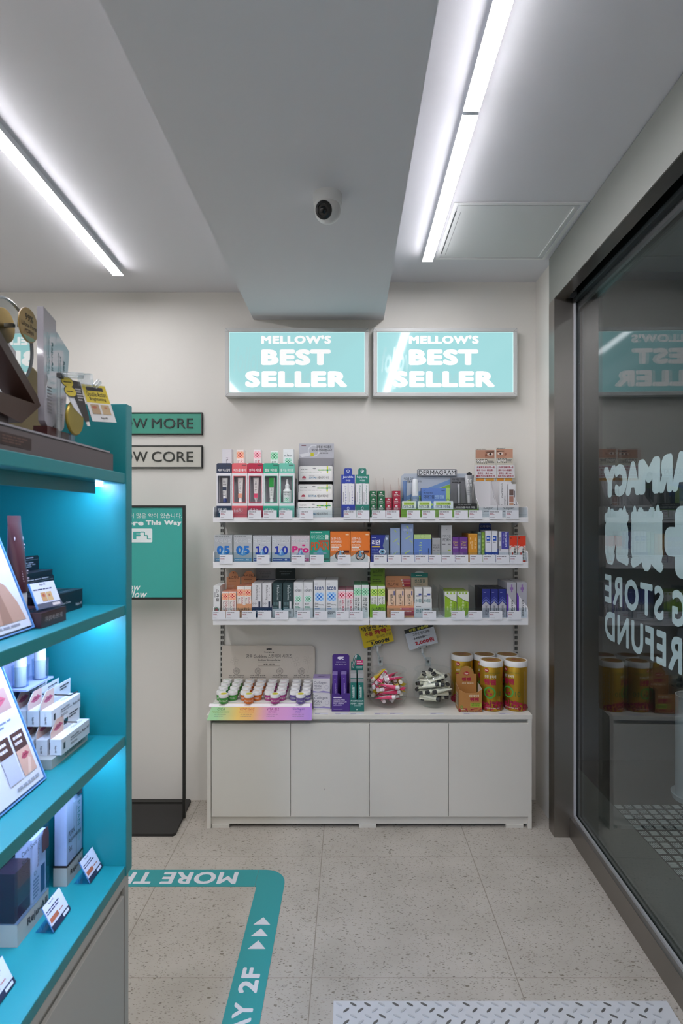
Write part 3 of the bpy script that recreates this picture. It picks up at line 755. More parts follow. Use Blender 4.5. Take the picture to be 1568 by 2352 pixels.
for x0, x1, c, t1, t2, lab in ((783.5, 815, '1f3a9c', 'Juvekle', '쥬베클', 'blue'), (816, 848, '1c7a6a', 'Rejuyoung', '리쥬영', 'green')):
    hp = [('t', t1, .12, .36, .88, .52, 'dfe6f2', .03), ('t', t2, .33, .17, .67, .28, 'dfe6f2', .01), ('r', .5, .82, .09, .12, 'e6ecf4'), ('q', .47, .74, .53, .86, 'e6ecf4'), ('l', .3, .02, .8, .1, 1, 'b8c4de')]
    display('card_display', f'small {lab} counter tray with a tabbed {lab} header card', x0, x1, 1159, S1, .06, c, [('t', '○', .42, .55, .58, .85, 'dfe6f2', .02)], (x0, x1 - .5, 1075.5, 1112), hp, notch=False, tab='neck')
    for k in range(2):
        a = x0 + 1.2 + k * (x1 - x0 - 2) / 2; b_ = a + (x1 - x0 - 2) / 2 - .7
        file('slim_carton', f'slim white carton, {lab} tabbed tray, {["nearer the grey rack", "nearer the tiny boxes"][k]}', 'carton', a, b_, 1111, S1, 2, .022, 'e6e6ea',
             [('t', t1, .5, .4, .78, .94, c, .0, -90), ('l', .2, .3, .3, .9, 1, GR), ('p', [(0, .18), (.5, .10), (1, .18), (1, .155), (.5, .075), (0, .155)], c)], 'slim white cartons in tabbed trays', zb=.0014)
# tiny boxes in stacks
def mini(x0, x1, n, c, cn, where):
    Y = YG; X = PX(x0, Y); w = PX(x1, Y) - X - .001; h = .0296; o = None
    for i in range(n):
        lab = f'tiny {cn} box, {["bottom", "second", "third", "topmost"][i] if not (n == 3 and i == 2) else "topmost"} of the stack {where}'
        pr = [('d', .5, .74, .16, 'e0d8d8', .1), ('t', '금은방', .18, .3, .72, .52, 'ece6e6', .02), ('q', .74, .3, .9, .36, 'd8d0d0'), ('l', .2, .14, .8, .24, 1, 'c8b8b8')]
        loc = (X, Y, S1 + .0003 + i * (h + .0004))
        if o is None: o = solo('ointment_box', carton_mesh(w, h, .09, c, pr, top='e8e6e4'), lab, 'box', loc, 0, 'tiny stacked boxes')
        else: dup(o, loc, lab)
mini(849.5, 865, 4, '14663f', 'green', 'beside the green tabbed tray'); mini(867, 884, 4, '14663f', 'green', 'between green and red stacks')
mini(884.6, 900, 3, 'a51d3c', 'red', 'of three red ones'); mini(901.5, 919.5, 4, 'a51d3c', 'red', 'beside the blue and green display')
CP = clear('f0dcd6', .05, name='pink_acrylic', diff=.25)
for px, yt, wh in ((866, 1098, 'between the two green stacks'), (884.3, 1098, 'between green and red stacks'), (900.7, 1112, 'between the two red stacks'), (920.4, 1098, 'between red stack and blue display')):
    mb = MB().slab(YF(), [(.03, 0), (.15, 0), (.15, PZ(yt, 2.7) - S1), (.135, PZ(yt, 2.7) - S1), (.03, .12)], CP, 0, .0008)
    solo('shelf_divider', mb, f'thin clear pinkish divider standing {wh}', 'divider', (PX(px, 2.56), 2.56, S1 + .0003), 0, 'clear dividers among the tiny boxes')

# blue and green skincare display
Y = 2.551; X = PX(920.8, Y); w = PX(1098, Y) - X; zt = PZ(1168, Y) - S1
t = thing('skincare_display', 'wide skincare display with lettered logo plate, blue striped card and lime base', 'product display', (X, Y, S1 + .0003))
part('base', MB().box(0, w, 0, .13, 0, zt, pm('7fae2c', .4)), t)
Yb = 2.67; bx = lambda px: PX(px, Yb) - X; bz = lambda py: PZ(py, Yb) - S1
mb = MB(); F = XF((0, Yb - Y, 0))
pts = [(bx(921), zt), (bx(1083), zt), (bx(1083), bz(1096)), (bx(1079), bz(1088)), (bx(928), bz(1088)), (bx(921), bz(1094))]
mb.slab(F, pts, pm('b3bcc8', .4), -.002, 0)
for (a, b_, wd, c) in ((1148, 1106, .02, '6f93c4'), (1160, 1118, .022, '8ab83a'), (1174, 1130, .022, '4f86cc')):
    mb.poly(F, [(bx(922), bz(a + 6)), (bx(922), bz(a + 6) + wd), (bx(1036), bz(b_ + 4) + wd), (bx(1036), bz(b_ + 4))], c, .0003)
mb.text(F, '여드름 고민,', bx(927), bz(1103), bx(950), bz(1097), K_, .0006, .015); mb.text(F, '쉽게 짧은 연고니까!', bx(927), bz(1108.5), bx(968), bz(1103.5), K_, .0006, .015)
part('back_card', mb, t)
mb = MB(); F = XF((0, Yb - Y - .012, 0))
pts = rrect(bx(957), bz(1094), bx(1048), bz(1078), .006)
mb.slab(F, pts, pm('6d7076', .4), -.004, 0); mb.poly(F, rrect(bx(958.5), bz(1092.5), bx(1046.5), bz(1079.5), .005), 'd5d6d8', .0004)
mb.text(F, 'DERMAGRAM', bx(960.5), bz(1091), bx(1045), bz(1081), '2a2a2e', .0008, .008)
part('logo_plate', mb, t)
mb = MB(); F = XF((0, Yb - Y - .03, 0)); Yq = Yb - .03; bx2 = lambda px: PX(px, Yq) - X; bz2 = lambda py: PZ(py, Yq) - S1
mb.slab(F, [(bx2(1034), zt), (bx2(1085), zt), (bx2(1085), bz2(1097)), (bx2(1034), bz2(1097))], pm('6e6f74', .35), -.002, 0)
mb.text(F, '피부 재생 고민,', bx2(1037), bz2(1104), bx2(1066), bz2(1098.5), '202024', .0004, .015); mb.lines(F, bx2(1037), bz2(1110), bx2(1068), bz2(1105.5), 1, '303034', .0004)
for (a, b_, r, c) in ((1077, 1091, 7, '26282c'), (1080, 1105, 6, '9a9ca2'), (1080, 1117, 6, '6f9c2c')):
    mb.slab(F, [(bx2(a) + r * .002 * math.cos(R(30 + 60 * i)), bz2(b_) + r * .002 * math.sin(R(30 + 60 * i))) for i in range(6)], pm(c, .4), .0008, .002)
part('grey_card', mb, t, 'grey card with hexagon badges')
for a, b_, y0, c, s in ((923, 955, 1151, 'd9e6da', '더마그램'), (959, 989.5, 1151, 'd9e6da', '더마그램'), (995.5, 1040, 1151, 'd2dfe2', '더마그램 연질캡슐'), (1041, 1095, 1155.5, '1d2120', '더마그램 재생 크림')):
    mb = MB(); F = XF((PX(a, Y) - X, -.003, zt - .004)); W_ = PX(b_, Y) - PX(a, Y); h = PZ(y0, Y) - S1 - zt + .004
    mb.slab(F, rrect(0, 0, W_, h, .003), pm(c, .4), -.003, 0)
    if c != '1d2120': draw(mb, F, W_, h, [('q', .12, .55, .88, .82, 'a8c84a'), ('t', '기초 피부 여드름', .18, .6, .82, .76, '3a4a2a', .01), ('t', s, .1, .14, .85, .48, '3c5a70', .02)])
    else: draw(mb, F, W_, h, [('t', s, .12, .16, .9, .46, 'e6e6e6', .01), ('l', .2, .6, .9, .78, 1, 'bfbfbf')])
    part('label_plate', mb, t)
zi = S1 + zt + .0006; Yi = 2.612
ix = lambda px: PX(px, Yi); iz = lambda py: PZ(py, Yi) - zi
def flat_tube(name, label, x0, x1, yt, body, cap, cat='cream tube', prints=(), capw=.8, Y=Yi, z=None, rough=.3, metal=0.0, lean=0.0, caph=.02):
    z = zi if z is None else z; cx_ = (PX(x0, Y) + PX(x1, Y)) / 2; w = PX(x1, Y) - PX(x0, Y); h = PZ(yt, Y) - z; n = 18; rg = []
    t = thing(name, label, cat, (cx_, Y, z))
    for q in range(9):
        s = q / 8; ra = w * (.5 * capw + .5 * (1 - capw) * s); rb = w * .5 * capw * (1 - s) ** .8 + .0008
        rg.append([V((ra * math.cos(2 * math.pi * i / n), rb * math.sin(2 * math.pi * i / n), caph + (h - caph) * s)) for i in range(n)])
    mb = MB().loft(rg, pm(body, rough, metal))
    if prints: draw(mb, XF((-w / 2, -w * .5 * capw - .0004, caph)), w, h - caph, prints)
    part('tube_body', mb, t)
    part('cap', MB().lathe([(w * .36, 0), (w * .38, .001), (w * .38, caph * .9), (w * .3, caph)], pm(cap, rough, metal), 20), t)
    return t
flat_tube('serum_tube', 'slim slate blue tube standing at the end of the lettered display', 924.5, 934, 1104, '5f7ba8', '54709c')
t = thing('lotion_bottle', 'pale blue pump bottle with white cap on the lettered display', 'bottle', (ix(953), Yi, zi))
mb = MB().lathe([(.017, 0), (.0185, .003), (.0185, .053), (.014, .057), (.012, .058)], pm('8298b8', .3), 24); mb.text(XF((0, -.0187, 0)), 'acne.', -.011, .036, .008, .042, 'c6d0dc', 0, .01)
part('bottle', mb, t); h = iz(1100)
part('cap', MB().lathe([(.0155, .058), (.0155, .062), (.0135, h - .02), (.011, h - .004), (.008, h)], pm('dfe3e8', .3), 24), t)
mb = carton_mesh(ix(1032) - ix(967), iz(1121), .035, '5f80c6', [('q', .86, 0, 1, 1, 'a9c97a'), ('r', .93, .4, .045, .055, '3a5a3a'), ('t', '더마그램', .08, .48, .44, .66, '26303f', .01), ('t', '연질캡슐', .46, .48, .8, .66, 'a6c4e8', .015), ('t', '먹는 여드름 연고는', .08, .72, .4, .79, '26303f', .01), ('d', .33, .2, .08, 'a9cf6a', .055), ('d', .2, .2, .05, 'bfd88a', .04), ('q', .7, .86, .82, .9, '2f4a86'), ('d', .09, .88, .015, '26386a')])
solo('capsule_box', mb, 'blue box with a pale green end on the lettered display', 'box', (ix(967), Yi - .01, zi))
flat_tube('applicator_tube', 'thin silver applicator pen standing on the grey side of the display', 1050, 1058.5, 1112, '9a9ca0', '77797d', metal=.8)
flat_tube('cream_tube', 'wide silver cream tube standing cap-down before the grey card', 1066.5, 1088, 1091, 'a9abae', '8f9194', 'cream tube', [('t', 'DE', .25, .72, .7, .84, 'e6e6e8', .02), ('t', 'AM', .25, .58, .7, .7, 'e6e6e8', .02), ('l', .25, .3, .7, .5, 3, '8a8c90')], metal=.75, capw=.55)

# two white leaning displays with photo headers
def photo(mb, F, w, h, x0, y0, x1, y1, k):
    draw(mb, F, w, h, [('q', x0, y0, x1, y1, 'b5866e'), ('q', (x0 + x1) / 2, y0, x1, y1, 'c09078' if k else 'a87a64')])
    dx, dy = x1 - x0, y1 - y0; q = lambda a, b_: (x0 + a * dx, y0 + b_ * dy)
    ex = .25 if k else .78
    eye = [q(ex + .17 * math.cos(t / 10 * math.pi), .5 + .16 * math.sin(t / 10 * math.pi)) for t in range(20)]
    draw(mb, F, w, h, [('p', eye, 'd9c8bd'), ('d', *q(ex, .5), .06, '2c1d18'), ('p', [q(ex - .22, .72), q(ex + .22, .74), q(ex + .2, .82), q(ex - .2, .8)], '4a3026'), ('p', [q(.5, .2), q(.62, .35), q(.6, .6), q(.5, .5)], '9a6450' if k else '86543f')], .0006)
for k, (x0, x1, hx0, hx1, hy, lab) in enumerate(((1100, 1142, 1091, 1136, 1029, 'empty white leaning display with a face photo header and red claims'), (1143, 1191, 1138.5, 1178, 1027, 'white leaning display with red claims holding slim cartons, by the shelf end'))):
    Y = 2.556 + .004 * k; X = PX(x0, Y); w = PX(x1, Y) - X; d = .12
    t = thing('leaning_display', lab, 'product display', (X, Y, S1 + .0003))
    C_ = pm('d7d6d8', .45); zl = PZ(1161, Y) - S1; zh = PZ(1106, Y + d) - S1
    mb = MB().box(0, w, 0, d, 0, .0015, C_).box(0, w, 0, .0015, .0015, zl, C_)
    F = XF(); mb.text(F, 'Dr.REJUPO', w * .24, zl * .62, w * .78, zl * .84, '3a3a3e', .0004, .01); mb.lines(F, w * .25, zl * .44, w * .75, zl * .54, 1, GR, .0004)
    mb.box(0, w, d - .0015, d, .0015, zh, C_)
    for a in (0, w - .0015): mb.slab(YF((a, 0, 0)), [(.0015, .0015), (d - .0015, .0015), (d - .0015, zh), (d * .55, zl + .35 * (zh - zl)), (.0015, zl)], C_, 0, .0015)
    part('body', mb, t)
    Yh = Y + d; a, b_ = PX(hx0, Yh) - X, PX(hx1, Yh) - X; z0, z1 = zh + .0006, PZ(hy, Yh) - S1; W_ = b_ - a; h = z1 - z0
    mb = MB(); F = XF((a, d + .0002, z0)); mb.slab(F, [(0, 0), (W_, 0), (W_, h), (0, h)], pm('d9d6cc', .4), -.0015, 0)
    photo(mb, F, W_, h, .02, .68, .98, .94, k)
    draw(mb, F, W_, h, [('t', 'NANO PDRN' if not k else 'MELANIGHT', .05, .945, .55, .975, '3a3530', .01), ('q', 0.02, .5, .98, .675, 'c9c4b4'), ('t', 'WHY?', .04, .535, .62, .665, '1f1c1a', .06), ('t', 'WHY?', .065, .555, .595, .645, 'f4f2ee', .02), ('l', .66, .54, .96, .65, 3, MID), ('l', .06, .34, .94, .42, 2, MID), ('q', .05, .02, .45, .09, 'd58a2a'), ('q', .52, .02, .95, .09, 'c9902f')], .001)
    part('header_card', mb, t)
    mb = MB(); z0, z1 = PZ(1098, Yh) - S1, PZ(1069, Yh) - S1; a, b_ = PX(hx0 + (-1 if not k else 2), Yh) - X, PX(hx1 + (3 if not k else 3), Yh) - X; W_ = b_ - a; h = z1 - z0
    F = XF((a, d - .004, z0)); mb.slab(F, [(0, 0), (W_, 0), (W_, h), (0, h)], pm('d9d8da', .3), -.0015, 0)
    draw(mb, F, W_, h, [('q', .03, .49, .97, .5, '6a6a70'), ('t', '皮膚再生美白第一名', .08, .76, .92, .92, 'a3243f', .02), ('t', '藥局 PDRN 銷量第一', .08, .54, .92, .70, 'a3243f', .02), ('t', '肌再生・美白 No.1', .12, .28, .86, .44, 'a3243f', .02), ('t', '薬局 PDRN 販売第1位', .06, .07, .94, .22, 'a3243f', .02)])
    part('claim_sign', mb, t)
DRJ = [('t', 'Dr.REJUPO', .2, .55, .42, .94, '4a4a50', .01, -90), ('t', 'melanight', .55, .2, .85, .6, '5a5a60', 0, -90), ('l', .2, .05, .4, .4, 2, GR)]
for k, (a, b_, yt) in enumerate(((1147, 1164, 1106), (1167, 1184, 1112))):
    file('serum_carton', f'slim white carton in the leaning display, {["beside the empty display", "with small skin photos, by the shelf end"][k]}', 'carton', a, b_, yt, S1, 1, .02, 'dcdcde',
         DRJ if k == 0 else [('q', .12, .66, .7, .84, '6a5650'), ('q', .12, .46, .7, .63, 'a5786a'), ('q', .12, .28, .7, .44, 'c29a80'), ('l', .75, .1, .92, .9, 2, MID)], 'slim cartons in the leaning display', Y=2.585, zb=.002, top='a9b8b4')

# ================================================================ MIDDLE SHELF
def eye(x0, x1, yt, body, num, nc, drop, strip, desc):
    file('eye_drop_box', desc, 'eye drop box', x0, x1, yt, S2, 1, .09, body,
         [('q', 0, .9, 1, 1, body), ('l', .04, .93, .9, .96, 1, MID), ('t', '아이오클', .06, .72, .95, .86, 'f0f2f4', .03), ('t', '아이오클', .07, .73, .94, .85, '8a9298', .0),
          ('t', '１０' if num == '10' else num, .14 if num != 'Pro' else .06, .28 if num != 'Pro' else .34, .86 if num != 'Pro' else .96, .6, nc, .05, 0, .66 if num == '10' else 1.0), ('d', .5, .28, .22, drop, .06), ('p', [(.36, .28), (.52, .52), (.66, .28), (.5, .22)], drop), ('p', [(.42, .30), (.52, .48), (.5, .26)], 'bcd8ee'),
          ('q', .04, .03, .96, .14, strip), ('t', '44', .68, .05, .82, .12, 'e8ecf2', .03), ('l', .08, .06, .6, .11, 1, 'd2dae4')] + ([('d', .36, .655, .025, '2a3f86'), ('l', .42, .62, .75, .66, 1, MID)] if num == '10' else [('q', .6, .6, .76, .66, nc)] if num == 'Pro' else []), 'eye drop boxes on the middle shelf', rough=.28)
eye(492, 533.5, 1229, 'aeb2b6', '05', '2170c0', '5f9fd6', '6f9fc0', 'silver eye drop box with pale blue figures at the shelf end')
eye(536, 579, 1229, 'b4b8bc', '05', '2170c0', '5f9fd6', '6f9fc0', 'silver eye drop box with pale blue figures, second from the shelf end')
eye(580.5, 622.5, 1230, 'c0c4ca', '10', '1f34a8', '5f92d2', '3f4f96', 'silver eye drop box with dark blue figures, beside the pale blue ones')
eye(624, 667, 1230, 'c0c4ca', '10', '1f34a8', '5f92d2', '3f4f96', 'silver eye drop box with dark blue figures, beside the pink one')
eye(668, 711, 1230, 'cbc2c8', 'Pro', 'd4207e', '5a8ec4', 'c84a86', 'pale eye drop box with hot pink lettering')
file('eye_drop_box', 'taller teal eye drop box with orange lettering', 'eye drop box', 712, 757.3, 1219.5, S2, 1, .09, '2c9c86',
     [('t', '아이오', .05, .72, .7, .87, 'b8d4cc', .0), ('t', '클', .74, .72, .95, .87, 'e6f0ea', .03), ('q', .42, .64, .95, .7, 'a8503a'), ('t', 'PDRN', .04, .38, .97, .64, 'c5501e', .03), ('d', .5, .28, .35, '8aa8b8', .06), ('p', [(.34, .26), (.5, .5), (.68, .26), (.5, .18)], '4f90b4'), ('d', .5, .27, .17, '5fa0c0'), ('q', .7, .06, .95, .12, '1c6a5a'), ('l', .05, .92, .9, .97, 1, 'bfe0d6')], 'eye drop boxes on the middle shelf', top='2a6a5e', rough=.28)
for a, b_, wh in ((758, 803.6, 'beside the teal box'), (804.4, 849.3, 'in front of the middle upright')):
    file('eye_drop_box', f'orange eye drop box with a white eye drawing, {wh}', 'eye drop box', a, b_, 1221, S2, 1, .09, 'e3782a',
         [('t', '오큐시스', .06, .72, .52, .82, 'f4ece4', .015), ('t', '리커버리', .06, .61, .56, .71, 'f4ece4', .015), ('q', .78, .88, .94, .92, 'f0c9a4'), ('l', .06, .5, .6, .59, 2, 'f6d8bf'), ('q', .06, .45, .45, .49, 'e8e0d8'), ('l', .06, .36, .5, .43, 2, 'f6d8bf'),
          ('p', [(0, .0), (1, .0), (1, .16), (.8, .24), (.5, .28), (.2, .24), (0, .16)], 'e6e2de'), ('r', .5, .2, .19, .25, '38302c'), ('r', .5, .2, .13, .17, 'c86a3a'), ('d', .5, .22, .11, '26313c'), ('p', [(.42, .22), (.5, .40), (.6, .22), (.5, .16)], '7fb4d4'), ('q', .56, .30, .96, .38, '5a2018'), ('d', .62, .34, .06, 'c8d4da'), ('q', 0, .0, 1, .05, 'e6e2de')], 'eye drop boxes on the middle shelf')
file('eye_drop_box', 'deep blue eye drop box with an eye picture and grey edge', 'eye drop box', 851, 893, 1229, S2, 1, .09, '1f2f8a',
     [('p', [(.82, 1), (1, 1), (1, 0), (.86, .2), (.66, .6)], '6f7f96'), ('t', '리안', .06, .62, .52, .82, 'e8ecf4', .03), ('q', .06, .54, .52, .59, 'd4b73a'), ('l', .06, .88, .4, .92, 1, 'c0c8e0'), ('t', '안약 결핵', .06, .42, .4, .48, '8fa4d8', .0), ('t', '이레손상', .06, .32, .4, .38, '8fa4d8', .0), ('t', '변명증진', .06, .22, .4, .28, '8fa4d8', .0), ('d', .64, .38, .19, 'd8dee4', .15), ('d', .64, .38, .13, '6fa4c4'), ('d', .64, .38, .06, '15202c'), ('d', .88, .86, .05, 'c4cfe4', .07)], 'eye drop boxes on the middle shelf', top='2c3660')
for a, b_, yt, c, lab, sl in ((896, 918.5, 1213, '8fa2c2', 'pale blue box with lime dashes, the shorter of the tall pair', 1), (921, 949, 1203, '879cc4', 'pale blue box with lime dashes, the tallest on the shelf', 2)):
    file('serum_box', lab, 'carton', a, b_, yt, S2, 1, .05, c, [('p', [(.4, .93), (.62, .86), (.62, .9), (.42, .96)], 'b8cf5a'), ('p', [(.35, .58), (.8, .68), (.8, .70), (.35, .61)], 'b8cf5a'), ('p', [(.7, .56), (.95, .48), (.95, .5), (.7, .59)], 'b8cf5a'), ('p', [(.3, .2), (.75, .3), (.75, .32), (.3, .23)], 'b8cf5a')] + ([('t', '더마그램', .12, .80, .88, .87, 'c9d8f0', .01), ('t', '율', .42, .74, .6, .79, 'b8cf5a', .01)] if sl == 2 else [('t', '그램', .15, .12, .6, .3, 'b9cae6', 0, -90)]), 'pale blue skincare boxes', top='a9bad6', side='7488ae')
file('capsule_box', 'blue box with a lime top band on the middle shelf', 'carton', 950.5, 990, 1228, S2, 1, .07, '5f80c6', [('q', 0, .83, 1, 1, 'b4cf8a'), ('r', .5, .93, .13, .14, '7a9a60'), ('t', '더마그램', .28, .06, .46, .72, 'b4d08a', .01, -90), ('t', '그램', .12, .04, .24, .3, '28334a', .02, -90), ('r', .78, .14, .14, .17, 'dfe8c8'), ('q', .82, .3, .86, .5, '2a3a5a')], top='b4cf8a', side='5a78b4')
SV = [('t', 'PDRN', .14, .56, .86, .64, '3a3c40', .0), ('t', '더마그램', .14, .65, .86, .74, '3a3c40', .0), ('d', .5, .88, .03, '4a4a4e'), ('l', .1, .46, .4, .5, 1, MID), ('l', .6, .46, .9, .5, 1, MID), ('q', .62, .3, .88, .33, '9ab03a')]
file('ampoule_box', 'short silver-grey box beside the tall silver one', 'carton', 992, 1011, 1236, S2, 2, .04, 'a2a4a6', SV, rough=.3)
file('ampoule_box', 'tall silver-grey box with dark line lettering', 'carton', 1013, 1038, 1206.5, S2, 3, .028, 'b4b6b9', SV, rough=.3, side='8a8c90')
file('teen_cream_box', 'purple box beside the tall silver one', 'carton', 1038.8, 1053.5, 1233.5, S2, 3, .026, '6a3a8c', [('t', 'Clear', .1, .74, .85, .84, 'd4c04a', .0), ('t', 'Teen', .15, .64, .8, .73, 'd4c04a', .0), ('t', '클리어틴', .1, .54, .9, .61, 'e6dcee', .01), ('d', .3, .3, .18, '8a4fa0'), ('d', .7, .22, .2, 'a05a9a'), ('q', .2, .08, .7, .12, 'e0d4ea')], 'purple teen skin boxes')
file('teen_cream_box', 'purple box beside the amber files', 'carton', 1055, 1073.5, 1233.5, S2, 3, .026, '6a3a8c', [('t', 'Clear', .16, .74, .85, .84, 'd4c04a', .0), ('t', 'Teen', .2, .64, .8, .73, 'd4c04a', .0), ('t', '클리어틴', .14, .54, .9, .61, 'e6dcee', .01), ('d', .3, .3, .18, '8a4fa0'), ('d', .7, .22, .2, 'a05a9a'), ('q', .2, .08, .7, .12, 'e0d4ea')], 'purple teen skin boxes')
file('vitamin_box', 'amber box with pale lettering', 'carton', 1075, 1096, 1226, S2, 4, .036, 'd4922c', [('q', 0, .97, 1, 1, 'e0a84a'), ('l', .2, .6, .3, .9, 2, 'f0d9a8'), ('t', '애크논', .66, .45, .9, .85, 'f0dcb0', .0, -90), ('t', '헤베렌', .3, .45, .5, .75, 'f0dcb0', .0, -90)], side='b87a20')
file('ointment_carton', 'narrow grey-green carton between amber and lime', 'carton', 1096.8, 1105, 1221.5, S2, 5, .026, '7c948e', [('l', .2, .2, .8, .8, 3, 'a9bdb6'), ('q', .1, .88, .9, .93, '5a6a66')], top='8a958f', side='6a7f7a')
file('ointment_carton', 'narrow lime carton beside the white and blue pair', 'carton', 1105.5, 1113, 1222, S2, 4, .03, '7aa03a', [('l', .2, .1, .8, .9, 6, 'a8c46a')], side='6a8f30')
display('card_display', 'deep blue card tray with a small header above the white pair', 1113, 1144, 1268, S2, .13, '1f46a0', [('t', '흉터연고', .1, .3, .9, .8, 'dfe6f2', .02)], (1100, 1128, 1202, 1225), [('q', .04, .52, .96, .86, '2a3f8a'), ('t', '스카케어', .08, .56, .92, .8, 'dfe6f2', .01), ('t', '여드름 케어 크림', .1, .2, .9, .4, '9fb4e0', .01)], notch=False)
for a, b_, wh in ((1113.8, 1128.2, 'beside the lime file'), (1129, 1142.3, 'beside the purple-panelled box')):
    file('ointment_carton', f'white carton with a blue square, {wh}', 'carton', a, b_, 1219.5, S2, 3, .03, 'dcdee4', [('q', .2, .68, .82, .84, '2452b4'), ('l', .28, .72, .74, .8, 1, 'e6ecf6'), ('l', .2, .6, .8, .66, 1, GR)], 'white cartons in the deep blue tray', zb=.0014)
file('skin_cream_box', 'white box with a purple lettered panel', 'carton', 1145.3, 1168.5, 1221, S2, 2, .05, 'dcdce2', [('q', .25, .42, 1, 1, '44439a'), ('d', .25, .42, .001, 'dcdce2'), ('t', 'keranon', .62, .5, .84, .97, 'dfe0f0', .01, -90), ('t', '케라논', .36, .6, .54, .95, 'a8a4d8', .0, -90), ('l', .05, .3, .16, .9, 2, GR), ('t', '케논', .3, .04, .8, .12, '3a3a9a', .02), ('q', .14, .03, .24, .15, '3a3a9a')])
for a, b_, wh in ((1169.5, 1187, 'beside the purple-panelled box'), (1188, 1207, 'at the shelf end')):
    file('ointment_carton', f'red and white carton, {wh}', 'carton', a, b_, 1231, S2, 3, .04, 'e2dfdc', [('q', 0, .62, 1, 1, 'd43c20'), ('d', .5, .52, .46, 'd43c20', .35), ('r', .5, .46, .40, .46, 'e8d8d0'), ('d', .5, .44, .38, 'e2dfdc', .5), ('t', '애클리어', .58, .1, .84, .55, '26262a', .03, -90), ('q', .34, .22, .5, .36, 'c43a2a'), ('q', 0, 0, 1, .06, 'd43c20'), ('t', '#', .1, .88, .3, .96, '3a1a14')], 'red and white cartons', top='e6e0da')

# ================================================================ LOWER SHELF
file('gel_carton', 'white carton with a round green emblem at the shelf end', 'carton', 489.5, 505, 1346, S3, 3, .04, 'dddfe0', [('t', '스카겔', .45, .5, .85, .9, '2a2a30', .02, -90), ('l', .2, .55, .34, .9, 1, GR), ('q', 0, 0, 1, .14, '7aa838'), ('d', .5, .24, .36, '3a7a5a'), ('d', .5, .24, .22, 'b04a56')])
BRN = 'b4765a'
display('card_display', 'brown arched header tray for the shorter peach cartons', 508.5, 543, 1402, S3, .125, 'd59a72', (), (520, 551, 1312, 1352), [('t', '노스카나', .14, .55, .9, .74, '3a2418', .01), ('d', .5, .9, .05, '5a3a2a'), ('l', .2, .4, .8, .46, 1, '6a4432'), ('l', .1, .05, .6, .3, 3, 'd4a890')], tab='arch')
bpy.context.view_layer.update()
for a, b_, wh in ((509.5, 525, 'nearer the shelf end'), (525.5, 542, 'nearer the taller peach pair')):
    file('scar_gel_carton', f'short peach chequered carton, {wh}', 'carton', a, b_, 1359, S3, 4, .029, 'e9e2de', NOS, 'peach chequered cartons', zb=.0014, top='e0957a')
display('card_display', 'brown rounded header tray for the taller peach cartons', 543.2, 577.5, 1387, S3, .125, 'd59a72', [('t', '노스카나', .1, .35, .85, .75, '3a2418', .01)], (554, 588, 1311, 1346), [('t', '노스카나', .1, .55, .9, .78, '3a2418', .01), ('l', .2, .4, .8, .48, 1, '6a4432'), ('l', .2, .05, .8, .3, 3, 'd4a890')], tab='arch')
for a, b_, wh in ((544.3, 560.3, 'beside the shorter peach pair'), (561, 576.8, 'beside the white night cream files')):
    file('scar_gel_carton', f'tall peach chequered carton, {wh}', 'carton', a, b_, 1346.5, S3, 4, .029, 'e9e2de', NOS, 'peach chequered cartons', zb=.0014, top='e0957a')
display('card_display', 'navy lettered tray with a pale grey header for white cartons', 577.8, 624.2, 1395, S3, .158, '222c52', [('t', '색소침착치료제 멜라토닝크림', .06, .4, .95, .75, 'c9d0e4', .01)], (588, 632, 1303, 1330), [('q', 0, 0, 1, 1, '8f9094'), ('l', .15, .62, .85, .7, 1, '5f6064'), ('l', .2, .4, .8, .56, 2, '6a6b70'), ('l', .3, .1, .7, .3, 2, '6a6b70')], notch=False)
display('card_display', 'pale lettered tray with a dark green header for green cartons', 624.8, 673, 1398, S3, .158, 'c9cacc', [('t', '기미치료제 멜라노사크림', .1, .45, .9, .75, '4a4a50', .01)], (632.5, 678, 1303, 1330), [('q', 0, 0, 1, 1, '26312f'), ('l', .2, .6, .8, .72, 1, 'a9b4b4'), ('l', .28, .3, .72, .5, 2, '7a8888')])
for a, b_, wh in ((578.8, 600.8, 'beside the peach cartons'), (602, 623.4, 'beside the green cartons')):
    file('night_cream_carton', f'white carton in the navy tray, {wh}', 'carton', a, b_, 1340, S3, 6, .025, 'd9d9dd', MEL_, 'white cartons in the navy tray', zb=.0014)
for a, b_, wh in ((625.8, 648, 'beside the white cartons'), (649.5, 672.2, 'beside the white green-crossed ones')):
    file('night_cream_carton', f'dark green carton in the pale tray, {wh}', 'carton', a, b_, 1340, S3, 6, .025, '33474a', MEL2, 'dark green cartons in the pale tray', zb=.0014, top='3c5053')
for a, b_, wh in ((674.3, 695.3, 'beside the dark green ones'), (696.3, 718.5, 'beside the blue-crossed ones')):
    file('cleanser_carton', f'white carton with a green cross, {wh}', 'carton', a, b_, 1338, S3, 5, .031, 'dcdee0', ACLW, 'white cartons with green crosses')
ACO = [('t', 'acon', .1, .73, .84, .83, '2a4a7a', .02), ('x', .13, .44, .72, '1f6fd0', '7fb4ec', 'b9d8f4'), ('t', 'Acon', .1, .36, .4, .40, K_, .03), ('t', 'Deep Cleansing', .1, .32, .86, .355, K_, .03), ('t', 'Foam', .1, .28, .4, .31, K_, .03), ('l', .1, .2, .6, .26, 1, '3f78b8'), ('l', .1, .08, .86, .18, 3, MID), ('t', 'acon', .1, .88, .35, .91, GR)]
for a, b_, wh in ((720, 746.8, 'beside the green-crossed ones'), (747.6, 775.5, 'beside the pink chequered ones')):
    file('cleanser_carton', f'tall white carton with a blue cross, {wh}', 'carton', a, b_, 1333, S3, 4, .039, 'dddfe2', ACO, 'white cartons with blue crosses')
